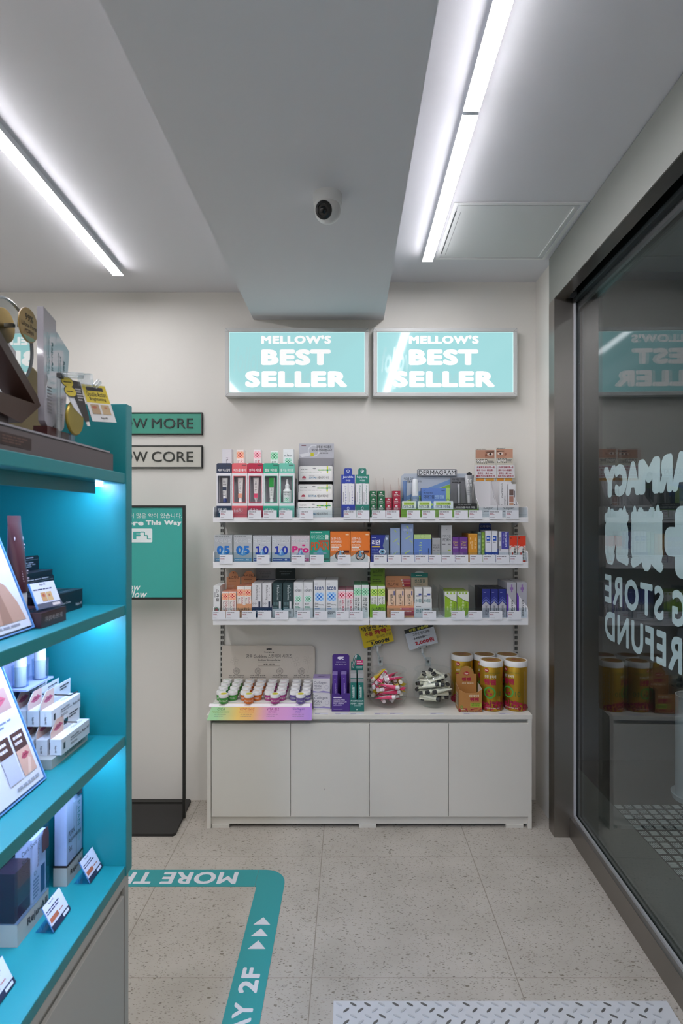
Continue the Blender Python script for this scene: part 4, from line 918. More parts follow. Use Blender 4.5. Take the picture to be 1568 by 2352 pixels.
for a, b_, wh in ((776, 793.4, 'beside the blue-crossed ones'), (794.2, 811.3, 'beside the green chequered ones')):
    file('acne_cream_carton', f'short pink chequered carton, {wh}', 'carton', a, b_, 1355.5, S3, 5, .03, 'e2dcde', ACN, 'pink chequered cartons', top='c98a98')
for a, b_, wh in ((812.3, 829, 'beside the pink chequered ones'), (830.4, 846.8, 'beside the middle upright')):
    file('acne_cream_carton', f'tall green chequered carton, {wh}', 'carton', a, b_, 1344, S3, 4, .038, 'dfe3e2', ACL, 'green chequered cartons', top='4fa070')
NOD = [('x', 0, .68, 1.0, '4f9a1e', '9acb3e', 'c8e07a'), ('t', '노스카딘', .12, .1, .42, .62, '3a4630', .01, -90), ('t', 'noscardin', .55, .1, .85, .64, '4a5a40', 0, -90)]
display('card_display', 'lime tray with a tall lime header card beside the middle upright', 849.3, 885, 1388, S3, .09, '7fb024', [('t', '노스카딘', .14, .5, .9, .8, '2c3a14', .02)], (850, 883.5, 1303, 1342), [('q', 0, 0, 1, 1, '6f9222'), ('t', '노스카딘', .16, .64, .86, .86, '27330f', .01), ('t', 'noscardin', .2, .48, .8, .58, '27330f', 0), ('l', .15, .1, .8, .36, 2, '3f4f18')], tab='neck')
for a, b_, wh in ((850.3, 866.6, 'beside the middle upright'), (867.3, 884, 'beside the orange cartons')):
    file('scar_gel_carton', f'lime chequered carton in the lime tray, {wh}', 'carton', a, b_, 1346, S3, 2, .04, 'dfe2dc', NOD, 'lime chequered cartons', zb=.0014, top='8fbf3a')
display('card_display', 'orange tray with a wide orange header listing red bars', 888.5, 950, 1391, S3, .1, 'd89a70', [('q', .5, .64, 1, .82, 'c95a6a'), ('q', .55, .4, 1, .6, 'b83a50'), ('q', .5, .16, 1, .36, '9a2a44'), ('d', .52, .73, .03, 'f0dcd0'), ('d', .56, .5, .03, 'f0dcd0'), ('l', .6, .69, .9, .77, 1, 'f6e4de'), ('l', .64, .46, .92, .54, 1, 'f6e4de'), ('t', '센스카나', .08, .6, .26, .74, '3a2a20', .01), ('l', .08, .3, .4, .5, 2, 'a8683f')], (885, 943, 1323, 1353), [('t', '센스카나', .06, .22, .52, .5, '4a2a20', .01), ('t', '붉디 지르연', .06, .55, .38, .68, '8a5a40', 0), ('q', .66, .62, 1, .78, 'd07a86'), ('q', .7, .42, 1, .6, 'c24a5c'), ('q', .66, .18, 1, .38, 'a02a40'), ('d', .64, .7, .035, 'f4e6de'), ('d', .68, .5, .035, 'f4e6de'), ('d', .7, .28, .035, 'f4e6de')], notch=False)
for i, (a, b_) in enumerate(((890, 908.2), (909, 928), (929.4, 948.8))):
    file('gel_carton', f'peach carton with dark script, {["nearer the lime tray", "middle file of three", "nearer the white cartons"][i]}', 'carton', a, b_, 1355, S3, 3, .03, 'e0c2a6', [('t', '센스카나', .3, .25, .7, .85, '2e2a2c', .015, -90), ('q', .76, .8, .9, .96, '3a4a86'), ('l', .74, .3, .82, .7, 1, 'b08a6a')], 'peach cartons in the orange tray', zb=.0014, top='e6cbb2')
display('card_display', 'white lettered tray with a cream and teal header card', 951, 991.5, 1386, S3, .09, 'd9dbdc', [('t', '센스힐겔', .1, .35, .5, .62, '1f6f78', .02), ('l', .1, .74, .45, .82, 1, MID), ('l', .6, .3, .92, .66, 2, MID), ('d', .58, .6, .03, '8a7a4a'), ('d', .58, .42, .03, '8a7a4a')], (944, 982.5, 1311, 1350), [('q', 0, .0, 1, .6, 'b9ac94'), ('q', 0, .6, 1, .86, '2a8a82'), ('t', '센스힐겔', .2, .3, .82, .5, '2a5a58', .015), ('l', .3, .68, .7, .76, 1, 'd0e4e0'), ('t', '바르는 힐링', .34, .16, .66, .22, '4a5a58', 0)], tab='arch', notch=False)
for i, (a, b_, yt) in enumerate(((952, 970, 1350), (971.4, 990.6, 1350))):
    file('gel_carton', f'white gel carton with teal script, {["nearer the peach cartons", "nearer the gap on the shelf"][i]}', 'carton', a, b_, yt, S3, 2, .035, 'dcdddc', [('t', '센스힐겔', .12, .5, .86, .62, '2a7a80', .02), ('l', .14, .68, .6, .76, 1, MID), ('q', .5, .74, .86, .8, '4a5aa0'), ('l', .2, .3, .8, .36, 1, GR)], 'white gel cartons', zb=.0014)
LM = [('p', [(0, .0), (0, .84), (.55, .66), (1, .58), (1, .18), (.78, .06), (.3, .0)], '8fb52a'), ('p', [(0, .86), (.55, .68), (1, .60), (1, .58), (.55, .66), (0, .84)], '4a5a2a'), ('q', .16, .9, .3, .97, '8fb52a'), ('q', .44, .9, .58, .97, '8fb52a'), ('q', .72, .9, .86, .97, '8fb52a'), ('t', '바리노에', .4, .2, .62, .64, 'e6efc8', .02, -90), ('t', '치질 연고', .75, .25, .86, .55, '3a4a1a', .0, -90), ('l', .18, .2, .3, .5, 1, 'c8dc8a')]
for i, (a, b_) in enumerate(((1021, 1048.5), (1049.5, 1076))):
    file('ointment_carton', f'white and lime carton with a diagonal split, {["nearer the gap", "nearer the navy cartons"][i]}', 'carton', a, b_, 1359, S3, 3, .045, 'd8dcd4', LM, 'white and lime cartons', top='9cb83a')
NV = [('p', [(0, 0), (1, 0), (1, .42), (.5, .56), (0, .42)], 'b4b4bc'), ('p', [(0, .46), (.5, .6), (1, .46), (1, .52), (.5, .66), (0, .52)], '6a74b8'), ('p', [(0, .56), (.5, .7), (1, .56), (1, .6), (.5, .74), (0, .6)], '4a54a4'), ('t', '아이메디아', .35, .08, .68, .42, '3a2f40', .01, -90), ('l', .76, .1, .84, .4, 1, MID), ('l', .2, .86, .5, .9, 1, '9aa2d0')]
for i, (a, b_) in enumerate(((1106.5, 1125), (1126, 1143.4), (1144.2, 1162.4))):
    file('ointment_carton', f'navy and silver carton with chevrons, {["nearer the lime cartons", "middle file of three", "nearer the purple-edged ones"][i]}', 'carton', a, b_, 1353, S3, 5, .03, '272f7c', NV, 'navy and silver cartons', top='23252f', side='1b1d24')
PU = [('q', 0, .0, 1, 1, 'a8a8b0'), ('p', [(.0, .0), (.2, .0), (.2, .6), (0, .72)], '5f2fa4'), ('p', [(.2, .0), (1, .0), (1, .32), (.2, .62)], 'dcdce0'), ('q', .46, .72, .6, .94, '8a6aa4'), ('q', .36, .79, .7, .86, '8a6aa4'), ('t', '애프스카클리어', .46, .04, .7, .5, '2a2a30', .02, -90), ('l', .8, .1, .88, .36, 1, MID)]
for i, (a, b_) in enumerate(((1163.4, 1184.8), (1186.4, 1210))):
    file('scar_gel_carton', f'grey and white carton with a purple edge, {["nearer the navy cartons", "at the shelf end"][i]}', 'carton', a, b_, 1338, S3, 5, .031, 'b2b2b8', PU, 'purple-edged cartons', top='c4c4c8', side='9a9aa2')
ACRY = clear('e6ecee', .06, name='divider_acrylic', diff=.08)
for px, wh in ((1005, 'in the shelf gap'), (1019.5, 'beside the lime cartons'), (1091, 'beside the navy cartons')):
    mb = MB().slab(YF(), [(.0, .0), (.15, 0), (.15, .13), (.03, .13), (.0, .04)], ACRY, 0, .0012)
    solo('shelf_divider', mb, f'clear acrylic divider standing on the lower shelf {wh}', 'divider', (PX(px, YG), YG, S3 + .0003), 0, 'clear dividers on the lower shelf')

# ================================================================ PRICE TAGS
tags = {'top': (S1, [(505, 535, 'navy window display'), (570, 600, 'crimson window display'), (604, 635, 'green window display'), (641, 671, 'mint window display'), (688, 719, 'grey tiered rack'), (789, 818.5, 'blue tabbed tray'), (819.5, 848, 'green tabbed tray'), (854, 885, 'tiny green boxes'), (886.5, 917, 'tiny red boxes'), (934, 964, 'blue pump bottle'), (969, 999, 'blue box of the lettered display'), (1007, 1038, 'seam of blue and grey cards'), (1043, 1074, 'black label plate'), (1076, 1107, 'silver cream tube'), (1123, 1153, 'empty leaning display'), (1161, 1191, 'leaning display with cartons')]),
        'middle': (S2, [(504, 534, 'end silver eye drop box'), (589, 619, 'first dark blue figured box'), (669, 699, 'pink lettered box'), (712, 743, 'teal eye drop box'), (775, 805, 'orange boxes'), (858, 888, 'deep blue eye drop box'), (890, 921, 'shorter pale blue box'), (922, 952, 'tallest pale blue box'), (953, 983, 'lime-topped blue box'), (984, 1013, 'short silver box'), (1014, 1044, 'tall silver box'), (1045, 1075, 'purple boxes'), (1078.5, 1108, 'amber boxes'), (1109, 1138, 'white and blue pair'), (1139, 1169, 'purple-panelled box'), (1170, 1200, 'red and white cartons')]),
        'lower': (S3, [(488, 518, 'round-emblem carton'), (519, 550, 'shorter peach cartons'), (555, 587, 'taller peach cartons'), (591, 623, 'white cartons in navy tray'), (631, 662, 'dark green cartons'), (682, 712, 'green-crossed cartons'), (722, 752, 'blue-crossed cartons'), (771, 801, 'pink chequered cartons'), (802, 833, 'green chequered cartons'), (855, 885, 'lime tray'), (897, 928, 'orange tray'), (970, 1001, 'white gel cartons'), (1036, 1067, 'white and lime cartons'), (1075, 1107, 'empty slot before the navy cartons'), (1123, 1153, 'navy cartons'), (1165, 1196, 'purple-edged cartons')])}
YT = 2.5275
base = {}
for nm, (S, L) in tags.items():
    for i, (a, b_, wh) in enumerate(L):
        var = i % 3; h = .039
        if var not in base:
            mb = MB().box(0, .058, 0, .0015, 0, h, pm('dcdee4', .35)); F = XF()
            mb.lines(F, .004, .029, .03 + .01 * var, .034, 1, '4a4a50'); mb.lines(F, .004, .019, .026, .027, 2, 'a04a58'); mb.lines(F, .004, .006, .018 + .004 * var, .010, 1, '8a8a92')
            base[var] = solo('shelf_price_tag', mb, '-', 'price tag', (0, 0, 0), 0, 'shelf-edge price tags'); o = base[var]
        else: o = dup(base[var])
        o.location = (PX(a, YT), YT, S - .006); o.scale.x = (PX(b_, YT) - PX(a, YT)) / .058
        o['label'] = f'white price tag clipped to the {nm} shelf under the {wh}'
        o.rotation_euler = (R(-2.0), 0, R(rnd.uniform(-1, 1)))
        o.location.y -= .0016
from mathutils.bvhtree import BVHTree
# ================================================================ ON THE WHITE CABINET
t = thing('jar_display', 'gradient coloured counter tray with a beige lettered back board for cream jars', 'product display', (0, 0, 0))
xa, xb = PX(480, 2.49), PX(717, 2.49)
m, nt, b = nmat('gradient_print'); tc = node(nt, 'ShaderNodeTexCoord'); sp = node(nt, 'ShaderNodeSeparateXYZ'); nt.links.new(tc.outputs['Object'], sp.inputs[0])
mr = node(nt, 'ShaderNodeMapRange'); mr.inputs[1].default_value = xa; mr.inputs[2].default_value = xb; nt.links.new(sp.outputs[0], mr.inputs[0])
cr = node(nt, 'ShaderNodeValToRGB'); nt.links.new(mr.outputs[0], cr.inputs[0]); e = cr.color_ramp.elements
e[0].color = lin('8fc08a'); e[1].color = lin('a67fc8'); e[0].position = .08; e[1].position = .98
for p_, c in ((.28, 'd8b24e'), (.42, 'd9a65a'), (.58, 'c98ab8'), (.75, 'c48ac0')): k = e.new(p_); k.color = lin(c)
nt.links.new(cr.outputs[0], b.inputs['Base Color']); b.inputs['Roughness'].default_value = .4
GRAD = m; TRAYW = pm('d9d7d3', .45)
yb, zb_, yt_, zt_ = 2.464, .4785, 2.528, .531
mb = MB(); xaf, xat = PX(477, 2.48), PX(489, 2.53)
FS = Fr((0, yb, zb_), (1, 0, 0), (0, yt_ - yb, zt_ - zb_)); sl = math.hypot(yt_ - yb, zt_ - zb_)
xrb, xrt = PX(716, 2.48), PX(716.5, 2.53)
mb.slab(FS, [(xaf, 0), (xrb, 0), (xrt, sl), (xat, sl)], GRAD, -.0015, 0)
k = lambda px: PX(px, 2.505)
mb.poly(FS, [(PX(481, 2.525), sl * .80), (PX(712.5, 2.525), sl * .80), (PX(712.5, 2.53), sl * .98), (PX(481.5, 2.53), sl * .98)], 'e6e2e4', .0003)
for a, b_, t1, t2, c1, c2 in ((487, 529, 'CICA', 'MADECASSOSIDE', '4a7a34', '7a9a52'), (549, 585, 'VITAMIN C', 'GLUTATHIONE', 'c4571e', 'd08a4a'), (610, 643, 'VITA B12', 'PEPTIDE', '8a2a6a', 'a8609a'), (670, 701, 'Collagen', 'PDRN', '4a2a8a', '7a5aa8')):
    w_ = b_ - a; c = (a + b_) / 2
    mb.text(FS, 'Goddess', k(c - 7), sl * .84, k(c + 7), sl * .93, c2, .0006)
    wd = {'CICA': 9, 'VITAMIN C': 17, 'VITA B12': 14, 'Collagen': 14}[t1]
    mb.text(FS, t1, k(c - wd), sl * .58, k(c + wd), sl * .73, c1, .0006, .01)
    wd = {'MADECASSOSIDE': 20, 'GLUTATHIONE': 17, 'PEPTIDE': 9.5, 'PDRN': 6.5}[t2]
    mb.text(FS, t2, k(c - wd), sl * .42, k(c + wd), sl * .54, c2, .0006)
    mb.text(FS, '피부 진정, 민감성 케어', k(c - 13), sl * .30, k(c + 13), sl * .37, K_, .0006); mb.lines(FS, k(c - 13), sl * .2, k(c + 13), sl * .26, 1, MID, .0006)
part('front_panel', mb, t, 'sloped gradient front panel with product names')
mb = MB().box(xat, xrt, 2.5285, 2.548, ZC + .0004, .5305, TRAYW)
st = [(2.572, .5335), (2.615, .5395), (2.658, .5445), (2.70, .548)]
ys = [2.548, 2.5935, 2.6365, 2.679, 2.7215]
for (yc, z), y0, y1 in zip(st, ys, ys[1:]): mb.box(xat, xrt, y0, y1, ZC + .0004, z, TRAYW)
for px in (549, 604, 660): mb.box(PX(px, 2.572) - .0008, PX(px, 2.572) + .0008, 2.555, 2.72, .549, .556, pm('e0dedb', .4))
part('tray', mb, t)
mb = MB(); Yb = 2.726; F = XF((0, Yb, 0)); a, b_ = PX(509, Yb), PX(723, Yb); z0, z1 = ZC + .0004, PZ(1482.5, Yb); r = .022
pts = [(a, z0), (b_, z0)] + [(b_ - r + r * math.cos(R(q)), z1 - r + r * math.sin(R(q))) for q in range(0, 91, 15)] + [(a + .01 + .01 * math.cos(R(q)), z1 - .01 + .01 * math.sin(R(q))) for q in range(90, 181, 30)]
mb.slab(F, pts, pm('c9c1b6', .5), -.003, 0, pm('8f8f92', .4))
k = lambda px: PX(px, Yb); q = lambda py: PZ(py, Yb)
mb.stroke(F, [(k(612), q(1490)), (k(617), q(1493)), (k(624), q(1489))], .004, K_); mb.stroke(F, [(k(612), q(1493)), (k(617), q(1489)), (k(624), q(1493))], .004, K_)
mb.text(F, 'Kwangdong', k(607), q(1500), k(629), q(1496), K_, .0005, .02)
mb.text(F, '광동 Goddess 스킨케어 시리즈', k(565), q(1511.5), k(670.5), q(1502.5), K_, .0005, .0)
mb.text(F, 'Goddess Skincare Series', k(592), q(1518), k(644), q(1513.5), K_, .0005, .008); mb.text(F, '제품 라인업', k(605), q(1528), k(631), q(1523.5), K_, .0005, .02)
for y in (1520.8, 1529.8): mb.quad(F, k(592), q(y + .3), k(643), q(y - .3), '6a645c')
for c, s1, s2 in ((543, '피부 진정, 민감성 케어', 'Soothing Sensitive Skin Care'), (592.5, '미백 광채, 항산화', 'Brightening Antioxidant'), (642.5, '보습 장벽, 영양 공급', 'Hydration Barrier Support'), (692.5, '탄력 개선, 주름 케어', 'Firming Wrinkle Care')):
    for r0 in (.0045, .0095, .0142): mb.ring(F, k(c), q(1541.5), r0, r0 + .0012, K_, .0004, 24)
    mb.disc(F, k(c), q(1541.5), .002, .002, K_)
    mb.text(F, s1, k(c - 17), q(1553.3), k(c + 17), q(1550.2), K_, .0005, .02); mb.text(F, s2, k(c - 18), q(1557.5), k(c + 18), q(1555), K_, .0005, .01)
FL = 'aaa298'
for (cx_, cy_, sc) in ((538, 1518, 1.0), (680, 1520, 1.2), (705, 1515, 1.0)):     # line-drawn flowers
    for i in range(6):
        an = R(60 * i + 15); pts = [(k(cx_) + sc * (.012 * math.cos(an) + .008 * math.cos(tt) * math.cos(an) - .005 * math.sin(tt) * math.sin(an)), q(cy_) + sc * (.012 * math.sin(an) + .008 * math.cos(tt) * math.sin(an) + .005 * math.sin(tt) * math.cos(an))) for tt in [R(30 * j) for j in range(13)]]
        mb.stroke(F, pts, .0007, FL, .0003)
    mb.stroke(F, [(k(cx_), q(cy_ + 4)), (k(cx_ + 4), q(cy_ + 20)), (k(cx_ - 2), q(cy_ + 36))], .0008, FL, .0003)
part('back_board', mb, t, 'beige back board lettered in black'); rebase(t, (PX(600, 2.6), 2.6, ZC))
JAR = [('green', '3f9a3c', ['7fb87a', 'f0f4ee'], (508, 534.6), 'CENTELLA', 502), ('orange', 'd9701e', ['d9a23a', 'f4f0ea'], (562.5, 590.5), 'VITAMIN C', 560), ('pink', 'b0408a', ['c88ab0', 'f2ecf0'], (618, 645.6), 'VITA B12', 620), ('violet', '6f5fa0', ['8a84a8', 'eeedf2'], (676, 703), 'Collagen', 678.5)]
nbr = [('the tray end', 'the orange jars'), ('the green jars', 'the pink jars'), ('the orange jars', 'the violet jars'), ('the pink jars', 'the boxed creams')]
rows = ['front row', 'second row', 'third row', 'back row']
def jar(c, cc, ink, txt, loc, label, sticker):
    t = thing('cream_jar', label, 'cream jar', loc, 0, 'white-lidded cream jars in the gradient tray')
    r = .0212
    mb = MB().lathe([(r * .9, 0), (r * .97, .002), (r * .97, .023), (r * .8, .025)], pm(cc, .2, coat=.5), 28)
    vs, fs, _ = tx(txt, .0); W_, z0, hh = 1.9, .009, .0065
    pts = [V((math.sin((x - .5) * W_) * (r * .97 + .0003), -math.cos((x - .5) * W_) * (r * .97 + .0003), z0 + y * hh)) for x, y, _ in vs]
    mb.add(pts, fs, 'dfe6dc')
    part('body', mb, t)
    mb = MB().lathe([(r, .0255), (r, .037), (r * .96, .039), (.001, .0392)], pm('e6e6e6', .3), 28)
    F = TF((0, 0, .0391))
    if sticker:
        mb.disc(F, 0, 0, r * .66, r * .66, 'cfc81e', .0006, 24); mb.lines(F, -r * .4, -.001, r * .4, .002, 1, '3a3a10', .0009)
    else: mb.text(F, txt[:7], -r * .55, -.004, r * .55, .004, ink, .0006, .0, shear=.2)
    part('lid', mb, t)
    return t
for ci, (c, cc, ink, cols, txt, fx) in enumerate(JAR):
    proto = None
    for k_, px in enumerate(cols):
        x = PX(px, 2.572)
        for r_, (yc, z) in enumerate(st):
            lab = f'{c} jar with white lid, {rows[r_]}, in the column beside {nbr[ci][k_]}'
            loc = (x, yc, z + .0004)
            if proto is None: proto = jar(c, cc, ink[0], txt, loc, lab, False)
            else: dup(proto, loc, lab, R(rnd.uniform(-35, 35)))
    jar(c, cc, ink[0], txt, (PX(fx + 12, 2.543), 2.538 + .0, .5312), f'{c} jar with a yellow sticker on its lid, alone before its column', True)

# boxed creams
for k_, (a, b_, y0, lab) in enumerate(((719.5, 758.5, 1592, 'bottom white collagen cream box of the pair stacked by the gradient tray'), (718.5, 757.5, 1559, 'upper white collagen cream box of the pair, lilac top'))):
    Y = 2.56; h = .069 if k_ == 0 else .068
    pr = [('t', 'Collagen', .06, .6, .84, .82, '5a5a70', .0), ('t', 'PDRN', .06, .42, .48, .57, '5a5a70', .0), ('r', .8, .42, .1, .115, 'a9a6b4'), ('l', .06, .28, .5, .36, 2, GR), ('p', [(0, .08), (0, .2), (.3, .13), (.6, .2), (1, .12), (1, .05), (.5, .08)], '9c92c4'), ('l', .06, .88, .3, .92, 1, MID)]
    z = ZC + .0004 + k_ * .0695
    solo('cream_box', carton_mesh(PX(b_, Y) - PX(a, Y), h, .07, 'd9d7da', pr, top='8a7aa8', tp=[('l', .3, .4, .7, .6, 1, 'e0dcea')]), lab, 'box', (PX(a, Y), Y, z), 0)
# purple and teal displays
display('card_display', 'purple lettered counter tray with a purple header holding slim purple cartons', 761.5, 803, 1592.5, ZC, .07, '44267c', [('q', .1, .74, .55, .8, 'e6e2f0'), ('t', 'GODDESS PDRN', .1, .6, .72, .68, 'dcd4ee', .01), ('t', 'DERMA SOLUTION', .1, .5, .82, .58, 'dcd4ee', .01), ('t', 'MILK CREAM', .1, .4, .66, .48, 'dcd4ee', .01), ('l', .1, .3, .6, .36, 1, 'a89ac8'), ('q', .1, .12, .6, .15, 'a89ac8')],
        (763, 802, 1503, 1533), [('p', [(.3, .66), (.4, .82), (.7, .6), (.62, .58), (.42, .74), (.36, .64)], 'e6e2f0'), ('p', [(.3, .78), (.38, .82), (.66, .82), (.7, .8), (.46, .6), (.4, .6)], 'e6e2f0'), ('t', '광동 여신 PDRN', .22, .36, .78, .46, 'cfc6e4', .01), ('t', '더마 솔루션 크림', .18, .18, .82, .28, 'cfc6e4', .01)], Y=2.53)
PUR = [('d', .5, .88, .12, 'd8d0ea', .06), ('t', 'GODDESS PDRN', .52, .3, .7, .76, 'b9acd8', .02, -90), ('t', 'DERMA', .74, .3, .88, .6, '8a78b8', .0, -90), ('q', .15, .1, .3, .14, '8a78b8')]
for i, (a, b_, yt) in enumerate(((762.8, 775, 1550), (783, 795.5, 1549))):
    file('slim_carton', f'slim purple carton in the purple tray, {["nearer the collagen boxes", "nearer the teal tray"][i]}', 'carton', a, b_, yt, ZC, 3, .018, '4f2e8c', PUR, 'slim purple cartons', Y=2.5345, zb=.0014, top='8a7ab4')
display('card_display', 'teal lettered counter tray with an arched header holding teal sachets', 803.5, 836, 1603, ZC, .07, '176a62', [('t', 'PHARMACIAN', .06, .72, .94, .84, 'd8e8e4', .02), ('t', 'NMN 10000', .06, .52, .94, .66, 'd8e8e4', .015), ('l', .3, .38, .9, .46, 1, '9cc4bc'), ('q', .44, .12, .54, .16, 'd8e8e4')],
        (806, 834, 1503, 1545), [('p', [(.05, .3), (.2, .25), (.5, .95), (.36, .98)], 'c4c8ca'), ('p', [(.1, .34), (.2, .3), (.4, .8), (.32, .83)], '5a6a6a'), ('q', .44, .42, .98, .7, 'c43a70'), ('l', .48, .46, .94, .66, 2, 'f0d4de'), ('l', .44, .22, .94, .36, 2, 'a4ccc4')], Y=2.53, tab='arch')
SAC = [('q', 0, .88, 1, 1, 'a9aaac'), ('q', 0, .76, 1, .86, '8f9496'), ('q', .46, .12, .66, .64, 'd9e6e2'), ('t', 'NMN CREAM', .24, .14, .42, .68, 'd9e6e2', .01, -90), ('l', .74, .1, .9, .4, 1, '8ac0b6')]
for i, (a, b_) in enumerate(((804.6, 818.5), (821, 835))):
    file('sachet_carton', f'silver-topped stick carton in the teal tray, {["nearer the purple tray", "nearer the pink bowl"][i]}', 'stick carton', a, b_, 1547, ZC, 3, .018, '186f66', SAC, 'teal stick cartons', Y=2.5345, zb=.0014, top='9a9c9e')

# glass bowls of tubes
BOWL = clear('fafcfc', .03, name='bowl_plastic')
def bowl(px, Y, label):
    x = PX(px, Y); r = .094
    prof = [(.001, .0008)] + [(r * math.sin(R(an)), .082 + .098 * math.cos(R(an))) for an in range(147, 45, -5)] + [(.0705, .155)]
    top = prof[-1]
    t = thing('plastic_bowl', label, 'bowl', (x, Y, ZC + .0004), 0, 'round clear bowls')
    part('bowl_body', MB().lathe(prof, BOWL, 48, cap=False), t)
    z = top[1]; rr_ = top[0]
    part('rim', MB().lathe([(rr_, z), (rr_ + .012, z + .003), (rr_ + .017, z + .007), (rr_ + .012, z + .010), (rr_, z + .007)], BOWL, 48, cap=False), t)
    return x, Y, r, z
def squeeze(kind, body, label_c, cap, L=.096, w=.026):
    rg = []; n = 14; cl = .015
    for q in range(8):
        s = q / 7; ra = .0088 + (.0135 - .0088) * s; rb = .0088 * (1 - s ** 1.25) + .0009
        rg.append([V((cl + (L - cl) * s, ra * math.cos(2 * math.pi * i / n), rb * math.sin(2 * math.pi * i / n))) for i in range(n)])
    mb = MB().loft(rg, pm(body, .3))
    FT = Fr((cl + .012, -.0085, .0088), (1, 0, -.065), (0, 1, 0))
    mb.slab(FT, [(0, .001), (.05, .001), (.05, .016), (0, .016)], pm(label_c, .4), -.0022, .0004)
    mb.lines(FT, .003, .004, .045, .013, 3, '6a6a6a', .0008)
    T = Matrix.Rotation(R(90), 4, 'Y')
    cp = MB().lathe([(.0076, 0), (.0082, .001), (.0082, .013), (.009, .0155)], pm(cap, .35), 16, T=T)
    return mb, cp
def fill(cx_, cy_, zc, r, kinds, lab, n_max, seed, zmax):
    """a loose heap of tubes, each kept inside the round bowl"""
    rg = random.Random(seed); protos = {}; put = []; L = .096; ri = r - .0155
    C = V((cx_, cy_, ZC + .084)); tries = 0
    m0, m1 = squeeze(*kinds[0][:1], kinds[0][1], kinds[0][2], kinds[0][4]); tv = [V(v) for v in m0.v + m1.v]; tf = m0.f + [tuple(i + len(m0.v) for i in f) for f in m1.f]
    while len(put) < n_max and tries < 130000:
        tries += 1
        z = ZC + .014 + (zmax - .014) * min(1, tries / 105000 + .3 * rg.random())
        a = rg.uniform(0, 2 * math.pi); tilt = rg.gauss(0, .10 + 1.0 * max(0, z - ZC - .085) / .1)
        d = V((math.cos(a) * math.cos(tilt), math.sin(a) * math.cos(tilt), math.sin(tilt)))
        rad = ri * math.sqrt(rg.random()); t_ = rg.uniform(0, 2 * math.pi)
        m_ = V((cx_ + rad * math.cos(t_), cy_ + rad * math.sin(t_), z)); p = m_ - d * L / 2; q = m_ + d * L / 2
        top = V((0, 0, -.004))
        if (p - C).length > .0825 or (q - C).length > .084 or min(p.z, q.z) < ZC + .012: continue
        if any((m_ - o[0]).length < .007 or min((p + d * L * s - (o[1] + o[2] * L * u)).length for s in (0, .33, .66, 1) for u in (0, .33, .66, 1)) < .0085 for o in put): continue
        e_ = d.to_track_quat('X', 'Z').to_euler(); e_.rotate_axis('X', rg.uniform(-.6, .6))
        T = Matrix.Translation(p) @ e_.to_matrix().to_4x4(); bv = BVHTree.FromPolygons([T @ v for v in tv], tf)
        if any(bv.overlap(o[4]) for o in put): continue
        put.append((m_, p, d, e_, bv))
    for m_, p, d, e_, bv in put:
        kd = kinds[rg.randrange(len(kinds))]
        h_ = (m_.z - ZC) / zmax; lev = 'at the bottom' if h_ < .25 else 'low down' if h_ < .5 else 'halfway up' if h_ < .75 else 'on top'
        dx, dy = m_.x - cx_, m_.y - cy_
        side = 'middle' if math.hypot(dx, dy) < .025 else ('wall side' if dy > abs(dx) else 'room side' if -dy > abs(dx) else 'poster side' if dx < 0 else 'door side')
        cap_ = 'wall' if -d.y > abs(d.x) else 'room' if d.y > abs(d.x) else 'door' if d.x < 0 else 'poster'
        l = f'{kd[3]} tube in the {lab}, {lev}, {side}, cap towards the {cap_}'
        if kd[3] not in protos:
            t = thing('cream_tube', l, 'cream tube', p, 0, 'tubes heaped in the ' + lab); mb, cp = squeeze(*kd[:1], kd[1], kd[2], kd[4]); part('tube_body', mb, t); part('cap', cp, t); protos[kd[3]] = t
        else: t = dup(protos[kd[3]], p, l)
        t.rotation_euler = e_
x, y, r, zt1 = bowl(890, 2.623, 'round clear bowl of pink and yellow tubes beside the teal tray')
fill(x, y, ZC, r, [('p', 'e2406f', 'e6d8da', 'pink', 'f0e6e8'), ('p', 'e2406f', 'e6d8da', 'pink', 'f0e6e8'), ('p', 'e2406f', 'e6d8da', 'pink', 'f0e6e8'), ('y', 'dfc42a', 'e8dcae', 'yellow', 'efe8d8')], 'pink bowl', 34, 5, .135)
x2, y2, r, zt2 = bowl(994, 2.623, 'round clear bowl of cream tubes with black caps beside the golden tins')
fill(x2, y2, ZC, r, [('c', 'ecebd8', 'dedfd2', 'cream', '26282a')], 'cream bowl', 38, 11, .145)

